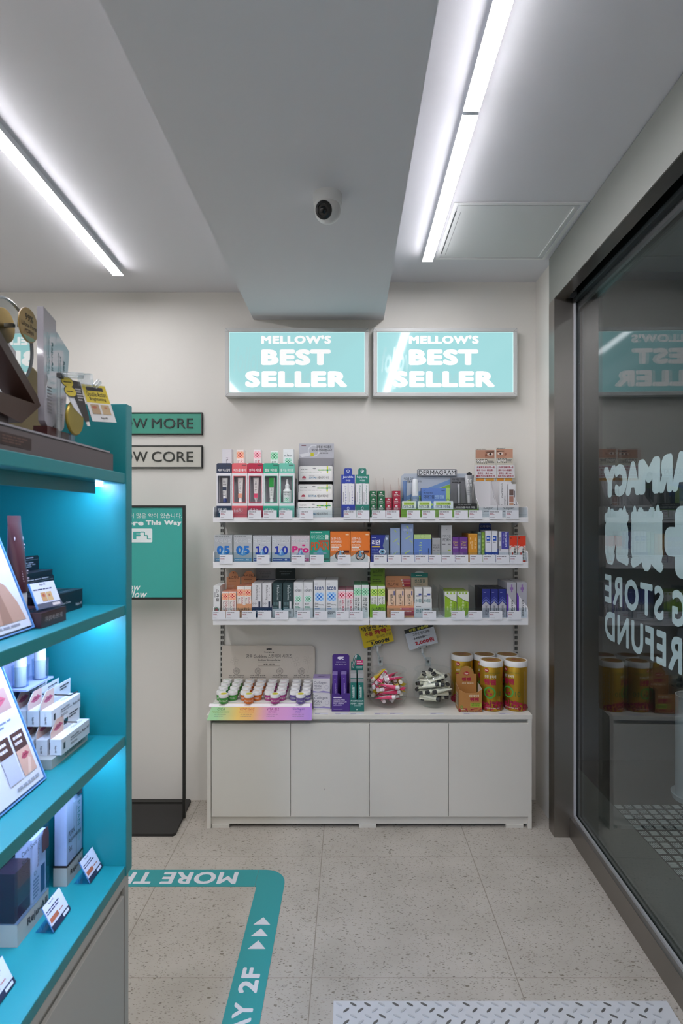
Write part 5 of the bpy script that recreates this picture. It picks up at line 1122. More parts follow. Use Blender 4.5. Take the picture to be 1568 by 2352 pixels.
# price boards clipped to the bowls
def board(label, bl, br, hgt, bx_, by_, bz_, face, marks, band=None):
    Y = 2.69; p = V((PX(bl[0], Y), Y, PZ(bl[1], Y))); q_ = V((PX(br[0], Y), Y, PZ(br[1], Y))); u = (q_ - p); w = u.length; u.normalize(); v = V((-u.z, 0, u.x))
    t = thing('price_board', label, 'price sign', (0, 0, 0), 0, 'price boards over the bowls')
    F = Fr(p, u, v); mb = MB().slab(F, [(0, 0), (w, 0), (w, hgt), (0, hgt)], pm(face, .4), -.0012, 0)
    draw(mb, F, w, hgt, marks); part('card', mb, t)
    cl = clear('e8eef0', .1, name='clip_plastic', diff=.12)
    c = p + u * w * .45
    mb = MB().slab(F, [(w * .3, -.008), (w * .62, -.008), (w * .62, .006), (w * .3, .006)], cl, .0003, .004)
    for a in (.34, .57): mb.slab(F, [(w * a, -.006), (w * a + .006, -.006), (w * a + .006, .0), (w * a, .0)], pm('3a3c3e', .3), .0043, .006)
    part('clip', mb, t)
    e_ = V((bx_, by_, bz_))
    mb = MB().tube(c + V((0, .002, -.006)), c + V((0, .002, -.03)), .004, pm('d8dcdc', .3), 10); mb.tube(c + V((0, .002, -.03)), e_, .005, cl, 10)
    mb.box(e_.x - .012, e_.x + .012, e_.y - .004, e_.y + .004, e_.z - .012, e_.z + .03, cl); mb.box(e_.x - .004, e_.x + .004, e_.y - .0052, e_.y - .0042, e_.z + .006, e_.z + .016, pm('33383a', .4))
    part('stem', mb, t); rebase(t, (bx_, by_, bz_))
board('yellow price board with hand lettering clipped over the bowl of pink tubes', (836, 1489), (904.5, 1472.5), .105, x - .03, y + .068, ZC + zt1 + .016, 'd9bf14',
      [('t', '탱탱한 피부', .06, .70, .95, .93, '1f1c16', .02), ('t', '주름', .12, .46, .38, .66, '9a2a1c', .03), ('t', '쫘악~', .44, .46, .98, .68, 'b42a1c', .045), ('t', '콜라겐 크림', .48, .30, .96, .42, '3a3a1e', .0), ('t', '5,000원', .14, .2, .38, .3, '3a3a1e', .0), ('q', .1, .24, .44, .25, '3a3a1e'), ('t', '3,000원', .24, .04, .86, .22, '1f1c16', .05)])
board('white price board with a black heading band clipped over the bowl of cream tubes', (940, 1493.5), (1005.5, 1476), .098, x2 - .012, y2 + .07, ZC + zt2 + .016, 'cdd3da',
      [('q', 0, .80, 1, 1, '20221f'), ('t', '미친 보습력!', .16, .83, .82, .97, 'd6d24a', .03), ('t', '고운손 핸드크림', .24, .60, .82, .74, '26262a', .015), ('t', '3,000원', .24, .40, .62, .54, '26262a', .02), ('q', .2, .46, .8, .475, '26262a'), ('t', '2,000원', .24, .12, .9, .34, 'b02438', .05)])

# golden tins
m, nt, b = nmat('gold_foil'); b.inputs['Base Color'].default_value = lin('b8902a'); b.inputs['Metallic'].default_value = .75; b.inputs['Roughness'].default_value = .36
GOLD = m
def curved_text(mb, txt, r, ang, half, z0, z1, col, off=.0):
    vs, fs, _ = tx(txt, off); mb.add([V((math.sin(ang + (x_ - .5) * 2 * half) * (r + z_), -math.cos(ang + (x_ - .5) * 2 * half) * (r + z_), z0 + y_ * (z1 - z0))) for x_, y_, z_ in vs], fs, col)
def curved_poly(mb, pts, r, ang, col):
    mb.add([V((math.sin(ang + a) * r, -math.cos(ang + a) * r, z)) for a, z in pts], [tuple(range(len(pts)))], col)
def tin(loc, label, rot, proto=[None]):
    if proto[0]: return dup(proto[0], loc, label, rot)
    t = thing('tablet_tin', label, 'tin', loc, rot, 'tall golden tins'); proto[0] = t
    r, h = .0505, .2185
    mb = MB().lathe([(r * .97, 0), (r, .002), (r, .192), (r * .98, .194)], GOLD, 64)
    R_ = r + .0003
    lips = random.Random(3)
    for i in range(120):      # heap of red tablets printed round the foot
        a0 = lips.uniform(-1.7, 1.7); z0 = .006 + lips.uniform(0, .046) * (1 - abs(a0) / 2.4); da, dz = .09, .005
        tl = lips.uniform(-.6, .6)
        pts = [(a0 + da * math.cos(q) * math.cos(tl) - .06 * math.sin(q) * math.sin(tl), z0 + dz * math.sin(q) * math.cos(tl) + .004 * math.cos(q) * math.sin(tl)) for q in [R(45 * j) for j in range(8)]]
        curved_poly(mb, pts, R_ + .00002 * i, 0, ['a01f38', 'b42a44', '861a30'][i % 3])
    for (a, n_) in ((-.35, 18),):    # green ring mark
        pts_o = [(a + .52 * math.cos(R(q)), .083 + .026 * math.sin(R(q))) for q in range(0, 361, 12)]
        pts_i = [(a + .38 * math.cos(R(q)), .083 + .019 * math.sin(R(q))) for q in range(0, 361, 12)]
        vs = [V((math.sin(p_[0]) * (R_ + .0016), -math.cos(p_[0]) * (R_ + .0016), p_[1])) for pr_ in zip(pts_o, pts_i) for p_ in pr_]
        mb.add(vs, [(2 * i, 2 * i + 1, 2 * i + 3, 2 * i + 2) for i in range(len(pts_o) - 1)], '4f9a3c')
        for dx_, dz_ in ((-.08, .004), (.12, -.008), (-.2, -.012)): curved_poly(mb, [(a + dx_ + .1 * math.cos(R(q)), .085 + dz_ + .005 * math.sin(R(q))) for q in range(0, 360, 40)], R_ + .001, 0, 'a01f38')
    curved_text(mb, '10', R_ + .001, .5, .22, .066, .088, '3f6a2a', .0)
    curved_text(mb, '텐텐', R_ + .001, -.32, .52, .117, .142, 'a01f3a', .06)
    curved_text(mb, '성장 발육에', R_ + .001, -.3, .5, .147, .160, 'e6dfc8', .02)
    curved_text(mb, '활력 강화 어린이 영양제', R_ + .001, -.1, .72, .166, .173, '5a7a2a', .0)
    st_ = [(-.62 + (.17 if q % 2 else .24) * math.cos(R(15 * q)), .181 + (.0075 if q % 2 else .0105) * math.sin(R(15 * q))) for q in range(24)]
    curved_poly(mb, st_, R_ + .001, 0, 'b02234'); curved_text(mb, 'New', R_ + .0014, -.62, .13, .177, .186, 'f0d8c8', .03)
    curved_text(mb, '맛있게 씹어먹는 텐텐', R_ + .0022, -.1, .6, .012, .018, 'e6dfc8', .01)
    curved_poly(mb, [(1.15, .01), (1.75, .01), (1.75, .175), (1.15, .175)], R_, 0, 'c4bfae')
    for i in range(9): curved_poly(mb, [(1.2, .02 + .017 * i), (1.65, .02 + .017 * i), (1.65, .026 + .017 * i), (1.2, .026 + .017 * i)], R_ + .0003, 0, '9a968c')
    part('can', mb, t)
    mb = MB().lathe([(r + .0012, .1945), (r + .0015, .214), (r - .001, h), (r - .0055, h), (r - .0058, h - .002), (.001, h - .002)], pm('dddcd9', .35), 64)
    F = TF((0, 0, h - .002)); mb.disc(F, 0, 0, r - .0065, r - .0065, 'a07a34', .0004, 48); mb.text(F, '텐텐', -.02, -.008, .02, .008, 'a01f3a', .0008, .04); mb.lines(F, -.022, .014, .022, .022, 1, '6a5a2a', .0008); mb.lines(F, -.022, -.024, .022, -.016, 1, '6a5a2a', .0008)
    part('lid', mb, t)
    return t
zt = ZC + .0004
tin((PX(1128, 2.577), 2.577, zt), 'golden tin with white lid, front row, beside the small carton', R(-2))
tin((PX(1184.2, 2.577), 2.577, zt), 'golden tin with white lid, front row, at the cabinet end', R(-36))
for px, lab, a in ((1060.5, 'golden tin with white lid, back row, behind the small carton', 4), (1112, 'golden tin with white lid, middle of the back row', 0), (1164, 'golden tin with white lid, back row, nearest the glass door', -10)):
    tin((PX(px, 2.6865), 2.6865, zt), lab, R(a))
# small open carton
Y = 2.522; X = PX(1053.5, Y); w = PX(1107, Y) - X; d = .082; h = PZ(1583, Y) - ZC
t = thing('tablet_carton', 'small open brown carton with an arched lettered flap before the golden tins', 'carton', (X, Y, ZC + .0004))
OR = pm('b27c42', .45); INN = pm('d9d2c2', .5)
mb = MB().box(0, w, 0, d, 0, .0015, OR)
def skin(F, pts, outer=OR): mb.slab(F, pts, INN, -.0012, -.0006); mb.slab(F, pts, outer, -.0006, 0)
F = XF(); skin(F, [(0, 0), (w, 0), (w, h), (w * .72, h * .82), (w * .28, h * .82), (0, h)])
draw(mb, F, w, h, [('t', '성장 발육에', .42, .66, .86, .76, 'e6dcc4', .02), ('t', '텐텐', .48, .46, .86, .63, 'a01f3a', .06), ('p', [(.52, .22), (.94, .22), (.97, .25), (.97, .38), (.94, .41), (.52, .41), (.49, .38), (.49, .25)], 'a4b83a'), ('l', .54, .25, .92, .38, 3, '4a4a1a'), ('d', .12, .22, .06, '4f9a3c'), ('d', .12, .22, .035, 'b27c42'), ('l', .06, .1, .4, .14, 1, 'e6dcc4')])
lp = random.Random(5)
for i in range(26):
    a0 = lp.uniform(.03, .97); z0 = lp.uniform(.03, .16); mb.disc(F, a0 * w, z0 * h, .0045, .0022, ['a01f38', 'b42a44', '861a30'][i % 3], .0012 + .00002 * i, 10)
mb.text(F, '맛있게 씹어먹는 텐텐', w * .1, h * .03, w * .9, h * .07, 'e6dcc4', .002, .01)
skin(Fr((0, d, 0), (0, -1, 0), (0, 0, 1)), [(0, 0), (d, 0), (d, h), (0, h * 1.06)]); mb.quad(Fr((0, d, 0), (0, -1, 0), (0, 0, 1)), d * .2, h * .15, d * .8, h * .75, 'c4b8a0', .0005); mb.lines(Fr((0, d, 0), (0, -1, 0), (0, 0, 1)), d * .25, h * .2, d * .75, h * .7, 6, '7a6a4a', .0008)
skin(YF((w, 0, 0)), [(0, 0), (d, 0), (d, h * 1.06), (0, h)])
part('carton_body', mb, t)
mb = MB(); Yf = Y + d; a, b_ = PX(1047.5, Yf) - X, PX(1094, Yf) - X; W_ = b_ - a; zz = PZ(1530, Yf) - ZC; sh = PZ(1548, Yf) - ZC
F = XF((a, d, 0)); pts = [(0, .002), (W_, .002), (W_, sh)] + [(W_ / 2 + W_ * .37 * math.cos(R(q)), sh + (zz - sh) * math.sin(R(q))) for q in range(0, 181, 15)] + [(0, sh)]
mb.slab(F, pts, OR, -.0012, 0)
for i in range(13): mb.disc(F, W_ / 2 + W_ * .33 * math.cos(R(15 * i)), sh + (zz - sh) * .88 * math.sin(R(15 * i)), .0018, .0018, '7a9a3a', .0003, 8)
st_ = [(W_ / 2 + (.011 if q % 2 else .0145) * math.cos(R(15 * q)), sh + .002 + (.008 if q % 2 else .0105) * math.sin(R(15 * q))) for q in range(24)]
mb.poly(F, st_, 'b02234', .0004); mb.text(F, 'New', W_ / 2 - .008, sh - .002, W_ / 2 + .008, sh + .007, 'f0d8c8', .0007, .03)
mb.text(F, '텐텐', W_ * .28, sh - .032, W_ * .72, sh - .016, 'a01f3a', .0004, .06); mb.text(F, '성장 발육에', W_ * .28, sh - .047, W_ * .84, sh - .038, 'e6dcc4', .0004, .02)
part('header_flap', mb, t)
# price slips lying on the cabinet edge
o = None
for px0, px1, wh in ((721, 753, 'before the collagen boxes'), (768, 799, 'before the purple tray'), (803, 835, 'before the teal tray'), (859, 889, 'before the pink tube bowl, nearer the teal tray'), (894, 926, 'before the pink tube bowl, nearer the cream tube bowl'), (987, 1019, 'before the bowl of cream tubes'), (1063, 1097, 'before the small brown carton'), (1145, 1179, 'before the front golden tins')):
    if o is None:
        mb = MB().box(0, .06, 0, .016, 0, .0008, pm('d3d4dc', .4)); F = TF((0, 0, .0008)); mb.lines(F, .004, .004, .03, .013, 2, '6a5a8a'); mb.quad(F, .0, .0, .06, .0008, '8f8fa8'); mb.quad(F, .0, .0152, .06, .016, '8f8fa8')
        o = c = solo('price_slip', mb, '-', 'price tag', (0, 0, 0), 0, 'price slips on the cabinet top')
    else: c = dup(o)
    c.location = (PX(px0, 2.499), 2.492, ZC + .0003); c.scale.x = (PX(px1, 2.499) - PX(px0, 2.499)) / .06; c['label'] = f'white price slip lying flat {wh}'
# ================================================================ THE TEAL DISPLAY SHELVES
UX, UY, UA = -.487, 1.25, R(-.57)
UL, UD, UT = 1.15, .36, .024           # length towards the viewer, depth, board thickness
TL = pm('107d84', .45, spec=.4, coat=.35); TL.node_tree.nodes['Principled BSDF'].inputs['Coat Roughness'].default_value = .36
u = thing('display_shelf_unit', 'glossy teal shelf unit with lit shelves on a grey base cabinet, at the aisle side', 'shelf unit', (UX, UY, 0), UA)
ZA, ZBs, ZCs, ZD = 1.446, 1.159, .874, .589
part('end_panel', MB().box(-UD, 0, 0, .033, .565, 1.598, TL), u, bevel=.0015)
part('end_panel', MB().box(-UD, 0, -UL - .033, -UL, .565, 1.598, TL), u, bevel=.0015)
part('back_panel', MB().box(-UD - .018, -UD, -UL - .033, .033, .565, 1.598, TL), u)
for z in (ZA, ZBs, ZCs, ZD): part('shelf_board', MB().box(-UD, -.002, -UL, 0, z - .0235, z, TL), u, bevel=.002)
def led_strip(e):
    return led('bcd3ff', e)
LS = led_strip(78.0)
for z in (ZA, ZBs, ZCs):
    if z == ZA: part('light_cover', MB().box(-.043, -.039, -UL, -.062, z - .0475, z - .0236, TL), u)
    s = part('led_strip', MB().box(-.060, -.046, -UL + .05, -.012, z - .0300, z - .0240, LS), u, 'bright strip light under the shelf')
GB = pm('a6a49e', .4)
b_ = part('base_cabinet', MB().box(-UD - .015, -.014, -UL, .022, .055, .564, GB).box(-UD, -.05, -UL, .015, 0, .055, pm('5a5954', .5)).box(-.014, -.004, .004, .022, .0, .564, GB).box(-.014, -.004, -UL, .004, .545, .564, GB), u, 'grey base cabinet')
part('door', MB().box(-.013, -.005, -.60, .001, .06, .523, GB), b_, bevel=.001)
part('door', MB().box(-.013, -.005, -UL, -.603, .06, .523, GB), b_, bevel=.001)

def U(name, label, cat, x, y, z, group=None, rz=0.0): return thing(name, label, cat, (x, y, z + .0003), UA + rz, group)
AC = clear('e3eefc', .06, name='sign_acrylic'); ACE = pm('6f9fd6', .15)
# ---- bottom shelf
DKB = pm('2e1a24', .3); BASEG = pm('a7a59d', .4)
t = U('gift_set', 'clear-topped gift set with a dark brown box inside, on the bottom teal shelf', 'gift set', -.586, 1.011, ZD, 'boxed gift sets')
part('base', MB().box(-.20, 0, 0, .103, 0, .04, BASEG), t)
F = YF((0, 0, 0)); mb = MB().text(F, 'Reju-All', .03, .012, .098, .03, K_, .0005, .03); part('base_lettering', mb, t)
mb = MB().box(-.2, -.043, .004, .099, .0405, .129, DKB); F = XF((-.2, .004, .0405)); mb.lines(F, .12, .07, .15, .078, 1, 'c8b8c0'); F = YF((-.043, .004, .0405)); mb.text(F, 'Retino', .02, .064, .06, .07, 'c8b8c0', .0005); mb.quad(F, .03, .075, .06, .083, 'b8a8b4'); mb.box(-.04, -.006, .002, .05, .0405, .128, pm('3f2732', .3))
part('dark_box', mb, t)
mb = MB().box(-.036, -.004, .054, .1, .0405, .158, pm('cfd0e0', .4)); F = YF((-.004, .054, .0405)); draw(mb, F, .046, .118, [('t', 'Melaforming', .35, .5, .52, .94, '3a3a50', 0, -90), ('q', .6, .02, .92, .46, '2a3a6a'), ('l', .05, .04, .5, .36, 6, '6a7a9a'), ('r', .2, .44, .07, .09, '4a4a5a')])
part('white_box', mb, t)
mb = MB(); CLR = clear('dfe9f6', .06, name='gift_cover')
mb.box(-.2, .0008, -.0008, .1038, .0402, .168, CLR); part('cover', mb, t)
F = YF((.0012, 0, 0)); mb = MB().text(F, 'Dark Spot', .012, .148, .06, .16, K_, .0, .01); mb.text(F, 'Set', .012, .134, .032, .144, K_, .0, .01); mb.slab(F, [(.078, .122), (.1, .122), (.1, .15), (.096, .163), (.082, .163), (.078, .15)], pm('3a2027', .4), 0, .001)
part('sticker', mb, t, 'black lettering and dark tag')
t = U('gift_set', 'clear-topped gift set of tall white boxes against the end panel, bottom teal shelf', 'gift set', -.581, 1.178, ZD, 'boxed gift sets')
part('base', MB().box(-.028, 0, 0, .068, 0, .04, BASEG).box(-.0285, .0005, -.0005, .0685, .0385, .042, pm('2a1a16', .4)), t)
F = YF((0, 0, 0)); part('base_lettering', MB().text(F, 'Reju-All', .014, .012, .062, .026, K_, .0005, .03), t)
part('tall_box', MB().box(-.026, -.001, .001, .03, .0425, .196, pm('d6d6e2', .35)), t)
mb = MB().box(-.026, -.001, .031, .066, .0425, .158, pm('d3d5dc', .35)); F = YF((-.001, .031, .0425)); draw(mb, F, .035, .115, [('q', .3, 0, .34, .9, '6a4a50'), ('t', 'P.HAN', .45, .5, .8, .95, '2f8f86', .0, -90), ('t', '앰플', .5, .2, .8, .42, '9ad0c8', 0, -90)])
part('short_box', mb, t)
part('cover', MB().box(-.0278, .0006, -.0004, .0682, .0422, .203, CLR), t)
F = YF((.001, 0, 0)); mb = MB(); mb.text(F, 'PDRN', .006, .098, .03, .109, K_, 0, .01); mb.text(F, 'Rejuvenating', .006, .082, .058, .094, K_, 0, .01); mb.text(F, 'Set', .006, .066, .02, .078, K_, 0, .01); mb.slab(F, [(.044, .165), (.062, .165), (.062, .178), (.058, .185), (.048, .185), (.044, .178)], pm('2a2430', .4), 0, .001)
part('sticker', mb, t, 'black lettering and dark tag')
PAP = pm('d3d5e6', .4)
def price_card(y, x, label, w=.062, h=.049):
    t = U('price_card', label, 'price card', x, y, ZD, 'acrylic price cards')
    lean = V((-.46, 0, .89)); F = Fr((0, 0, .002), (0, 1, 0), lean)
    part('holder', MB().slab(F, [(0, 0), (w, 0), (w, h), (0, h)], AC, -.0012, 0.0).slab(F, [(0, 0), (w, 0), (w, .0012), (0, .0012)], ACE, -.0012, 0).slab(F, [(0, 0), (.001, 0), (.001, h), (0, h)], ACE, -.0012, 0).box(-.034, 0, 0, w, 0, .0012, AC), t)
    mb = MB().slab(F, [(.001, .001), (w - .001, .001), (w - .001, h - .001), (.001, h - .001)], PAP, .0002, .0006)
    draw(mb, F, w, h, [('t', 'Reju-All', .3, .84, .55, .93, '2f2f4a', .01), ('l', .06, .58, .95, .76, 2, '2a2f5a'), ('q', .06, .28, .5, .45, 'b4664a'), ('l', .56, .34, .92, .42, 1, 'b4664a'), ('q', .0, .0, 1, .2, '2a2f48'), ('q', .6, .05, .92, .15, 'd8dcec')], .0008)
    part('card', mb, t)
price_card(1.186, -.537, 'white price card in a clear holder beside the tall white boxes, bottom teal shelf', .058)
price_card(1.046, -.540, 'white price card in a clear holder before the dark brown gift set')
price_card(.872, -.545, 'white price card in a clear holder at the viewer end of the bottom teal shelf')

# ---- third shelf: lip care
def lip_sign(x, y, z, label, marks, w=.15, h=.222):
    t = U('acrylic_sign', label, 'acrylic sign', x, y - w - .008, z, 'leaning acrylic signs')
    F = Fr((0, 0, .0075), (0, 1, 0), (-.081, 0, .204))
    mb = MB().slab(F, [(-.004, -.004), (w + .004, -.004), (w + .004, h + .004), (-.004, h + .004)], AC, -.004, -.0006)
    for s in (((w + .003, -.004), (w + .005, h + .004)), ((-.004, -.005), (w + .005, -.003))): mb.slab(F, [s[0], (s[1][0], s[0][1]), s[1], (s[0][0], s[1][1])], ACE, -.004, .001)
    mb.box(-.10, .0, .0, w + .002, .0, .0022, AC)
    part('stand', mb, t)
    mb = MB().slab(F, [(0, 0), (w, 0), (w, h), (0, h)], pm('d2d2dc', .3), -.0004, 0); draw(mb, F, w, h, marks); part('sheet', mb, t)
SKIN = 'c9a08f'
lips = lambda x0, y0, x1, y1, c='a8485a': [('p', [(x0 + (x1 - x0) * .08, y0 + (y1 - y0) * .4), (x0 + (x1 - x0) * .38, y0 + (y1 - y0) * .72), (x0 + (x1 - x0) * .5, y0 + (y1 - y0) * .64), (x0 + (x1 - x0) * .62, y0 + (y1 - y0) * .76), (x0 + (x1 - x0) * .94, y0 + (y1 - y0) * .5), (x0 + (x1 - x0) * .6, y0 + (y1 - y0) * .28), (x0 + (x1 - x0) * .35, y0 + (y1 - y0) * .25)], c), ('p', [(x0 + (x1 - x0) * .15, y0 + (y1 - y0) * .45), (x0 + (x1 - x0) * .5, y0 + (y1 - y0) * .54), (x0 + (x1 - x0) * .85, y0 + (y1 - y0) * .5), (x0 + (x1 - x0) * .5, y0 + (y1 - y0) * .47)], '5f2430')]
lip_sign(-.552, 1.04, ZCs, 'big leaning clear sign with lip photos on the third teal shelf',
         [('q', .5, .62, .92, .80, 'a8827c')] + lips(.55, .63, .9, .79) + [('q', .05, .62, .46, .80, '9a7a74'), ('l', .1, .84, .9, .93, 3, '8a8aa0'), ('l', .2, .5, .92, .56, 2, '7a7a90'),
          ('q', .42, .30, .66, .44, '4a302c'), ('q', .70, .30, .94, .44, '4a302c'), ('l', .45, .33, .64, .42, 2, 'd8d0d0'), ('l', .73, .33, .92, .42, 2, 'd8d0d0'), ('q', .70, .1, .94, .30, SKIN)] + lips(.73, .19, .92, .3) + [('p', [(.76, .1), (.82, .1), (.9, .2), (.86, .22)], 'd9b8a8'), ('q', .42, .1, .66, .30, 'b6b8cc'), ('l', .5, .03, .94, .07, 1, '9a9aa6')])
LV = pm('aab4d8', .35, .1)
t = U('lip_serum_rack', 'lilac display rack with hooks and a tester cup on the third teal shelf', 'product rack', -.662, 1.078, ZCs)
part('tray', MB().box(0, .102, 0, .145, 0, .0185, pm('a3a39e', .4)), t, 'grey lettered tray')
mb = MB().text(YF((.1022, 0, 0)), '입술 보습 탄력 에센스', .05, .005, .12, .013, '4a4a48', 0, .01); part('tray_lettering', mb, t)
part('back_panel', MB().box(0, .003, .0, .145, .0187, .205, LV).box(.0, .02, 0, .003, .0187, .12, LV), t)
HK = pm('77706a', .25, .9)
part('hook', MB().tube((.003, .078, .120), (.098, .078, .116), .0016, HK, 8).tube((.098, .078, .116), (.112, .082, .123), .0016, HK, 8), t)
part('hook', MB().tube((.003, .078, .064), (.112, .078, .062), .0016, HK, 8), t)
CUP = clear('d9e6f6', .08, name='cup_plastic', diff=.06)
for k_, (xx, yy) in enumerate(((.026, .03), (.034, .085))):
    part('tester_cup', MB().lathe([(.0001, 0), (.0135, 0), (.0145, .001), (.0155, .04), (.0165, .04)], CUP, 24, c=(xx, yy, .148), cap=False), t)
part('cup_ledge', MB().box(.003, .05, .01, .105, .1435, .1475, LV), t)
for k_, (xx, yy) in enumerate(((.026, .03), (.034, .085))):
    tt = U('lip_serum_tube', f'white lip serum tester in a clear cup on the lilac rack, {["nearer the viewer", "nearer the end panel"][k_]}', 'tube', -.662 + xx, 1.078 + yy, ZCs + .149, 'lip serum testers')
    mb = MB(); n = 16; mb.loft([[V((ra * math.cos(2 * math.pi * i / n), rb * math.sin(2 * math.pi * i / n), z)) for i in range(n)] for ra, rb, z in ((.0105, .0105, .036), (.0105, .0105, .05), (.011, .007, .08), (.0115, .001, .105))], pm('d9dbe2', .3))
    mb.text(YF((.011, -.004, .042)), 'Lip Serum', 0, 0, .004, .03, K_, .0004, 0, -90)
    part('tube_body', mb, tt); part('cap', MB().lathe([(.0098, 0), (.0102, .001), (.0102, .035), (.0095, .036)], pm('e0dccf', .35), 18), tt)
def lip_carton(x, y, z, label, proto=[None], rz=0):
    if proto[0]: return dup(proto[0], (x, y, z), label, UA + rz)
    t = U('lip_serum_carton', label, 'carton', x, y, z, 'tabbed lip serum cartons'); proto[0] = t
    L, W_, H = .115, .022, .03
    mb = MB().box(-W_, 0, 0, L, 0, H, pm('d5d6dc', .38))
    draw(mb, YF(), L, H, [('t', 'Reju-All', .72, .42, .97, .66, '3a3a44', .02), ('t', 'Advanced PDRN', .3, .62, .6, .76, '3a3a44', .01), ('t', 'Rejuvenating Lip Serum', .3, .46, .68, .58, '3a3a44', .01), ('l', .3, .2, .56, .36, 2, MID), ('q', .06, .3, .12, .72, '3a3a40')])
    draw(mb, XF((-W_, 0, 0)), W_, H, [('t', 'Reju-All', .36, .15, .58, .6, '33333c', .02, -90)])
    draw(mb, Fr((-W_, L, H), (0, -1, 0), (1, 0, 0)), L, W_, [('l', .1, .3, .5, .6, 2, GR)])
    part('box', mb, t)
    mb = MB(); F = Fr((-W_ + .001, 0, H), (0, 1, 0), (0, 0, 1)); th = .032
    for q in ([(0, 0), (.05, 0), (.05, th), (.02, th), (0, th - .02)], [(.068, 0), (L, 0), (L, th), (.068, th)], [(.05, 0), (.068, 0), (.068, .009), (.05, .009)], [(.05, .021), (.068, .021), (.068, th), (.05, th)]): mb.slab(F, q, pm('d9d8dc', .38), -.001, 0)
    draw(mb, F, L, th, [('p', [(0, 0), (.42, 0), (.42, .98), (.18, .98), (0, .4)], 'd4b2a4')] + lips(.06, .1, .42, .9, 'b0506a') + [('l', .62, .5, .96, .85, 2, K_)])
    part('hang_tab', mb, t)
    return t
for k_ in range(3): lip_carton(-.551 - .0265 * k_, 1.0965 - .002 * k_, ZCs + .0192, f'white tabbed lip carton in the grey tray, {["outermost, nearest the aisle", "middle of the tray row", "innermost of the tray row"][k_]}')
for k_ in range(3): lip_carton(-.572 - .0245 * k_, 1.10, ZCs + .073, f'white tabbed lip carton hanging on the upper hook, {["outermost", "second from the hook tip", "third from the hook tip", "innermost"][k_]}')

# ---- second shelf: tone cream
lip_sign(-.5385, .977, ZBs, 'big leaning clear sign with a bare shoulder photo on the second teal shelf',
         [('q', .3, .60, .94, .66, '5a5a62'), ('l', .3, .68, .94, .84, 4, '9a9aa8'), ('l', .3, .5, .94, .57, 2, '8a8a98'), ('p', [(.4, .06), (.94, .06), (.9, .2), (.8, .34), (.66, .4), (.52, .34), (.44, .2)], 'b58f7e'), ('p', [(.52, .06), (.7, .06), (.66, .28), (.6, .34)], '9a7464'), ('t', 'Reju-All', .06, .16, .36, .22, '3a3a44', .01), ('l', .1, .02, .9, .05, 1, '8a8a98')])
BRW = pm('4d2c30', .28, coat=.4)
t = U('tone_cream_stand', 'dark brown counter stand with clear front and header on the second teal shelf', 'product display', -.66, .955, ZBs)
part('tray', MB().box(0, .135, .022, .106, 0, .026, pm('3a2226', .3)), t)
mb = MB().text(YF((.1352, .022, 0)), '기미·잡티·색소 관리 크림', .012, .009, .07, .018, 'b8a8ac', 0, .01); part('tray_lettering', mb, t)
mb = MB().box(0, .003, -.02, .095, .0, .186, pm('8a96c4', .4)).box(-.001, .004, -.022, .097, .186, .226, BRW); mb.text(YF((.0045, 0, 0)), 'Reju-All', .02, .2, .085, .215, 'b8a8c8', 0, .03)
part('header_card', mb, t)
tt = U('tone_cream_tube', 'dark brown cream tube standing on its pale cap in the brown stand', 'cream tube', -.592, 1.022, ZBs + .0265)
mb = MB(); n = 22; rg = [[V((.001 + rb * math.cos(2 * math.pi * i / n), ra * math.sin(2 * math.pi * i / n) - .09 * (z - .03), z)) for i in range(n)] for ra, rb, z in ((.0155, .0155, .03), (.017, .016, .05), (.018, .012, .1), (.0195, .006, .14), (.02, .002, .153), (.02, .0016, .166))]
mb.loft(rg, BRW)
F = Fr((.0175, -.016, .036), (0, 1, 0), (-.10, -.09, 1)); 
mb2 = MB(); mb2.text(F, 'Reju-All', .002, .086, .030, .094, 'd8ccd0', -.001, .03); mb2.lines(F, .006, .066, .03, .082, 3, 'b8a8b0', -.0005); mb2.lines(F, .008, .012, .028, .034, 5, 'b8a8b0', .0); mb2.quad(F, .0, .101, .032, .102, 'a08890', -.004); mb2.text(F, 'TX4', .01, .108, .021, .113, 'd8ccd0', -.004, .03)
part('tube_body', mb, tt); part('lettering', mb2, tt); part('cap', MB().lathe([(.0148, 0), (.0152, .001), (.0152, .028), (.0145, .03)], pm('c9c4be', .35), 24), tt)
t = U('price_card', 'small price card with skin photos in a clear holder on the brown stand', 'price card', -.535, .985, ZBs + .0265, 'acrylic price cards')
F = Fr((0, 0, .004), (.18, 1, 0), (-.33, 0, .89)); w, h = .061, .048
part('holder', MB().slab(F, [(0, 0), (w, 0), (w, h), (0, h)], AC, -.003, 0).slab(F, [(0, 0), (.001, 0), (.001, h), (0, h)], ACE, -.003, .0005).slab(F, [(0, 0), (w, 0), (w, .0012), (0, .0012)], ACE, -.003, .0005).box(-.03, .0, .0, .058, 0, .0012, AC), t)
mb = MB().slab(F, [(.001, .001), (w - .001, .001), (w - .001, h - .001), (.001, h - .001)], PAP, .0002, .0006)
draw(mb, F, w, h, [('t', 'Reju-All', .36, .84, .6, .94, '3a3a50', .01), ('l', .06, .68, .95, .76, 1, '2a2f5a'), ('q', .28, .26, .48, .6, 'c4986a'), ('q', .5, .26, .72, .6, 'c9a878'), ('d', .38, .48, .05, 'b0584a'), ('d', .6, .46, .04, 'b06a54'), ('q', 0, 0, 1, .2, '5a5c6c'), ('q', .6, .05, .92, .15, 'd8ccc8')], .0008)
part('card', mb, t)
BKB = pm('181620', .3)
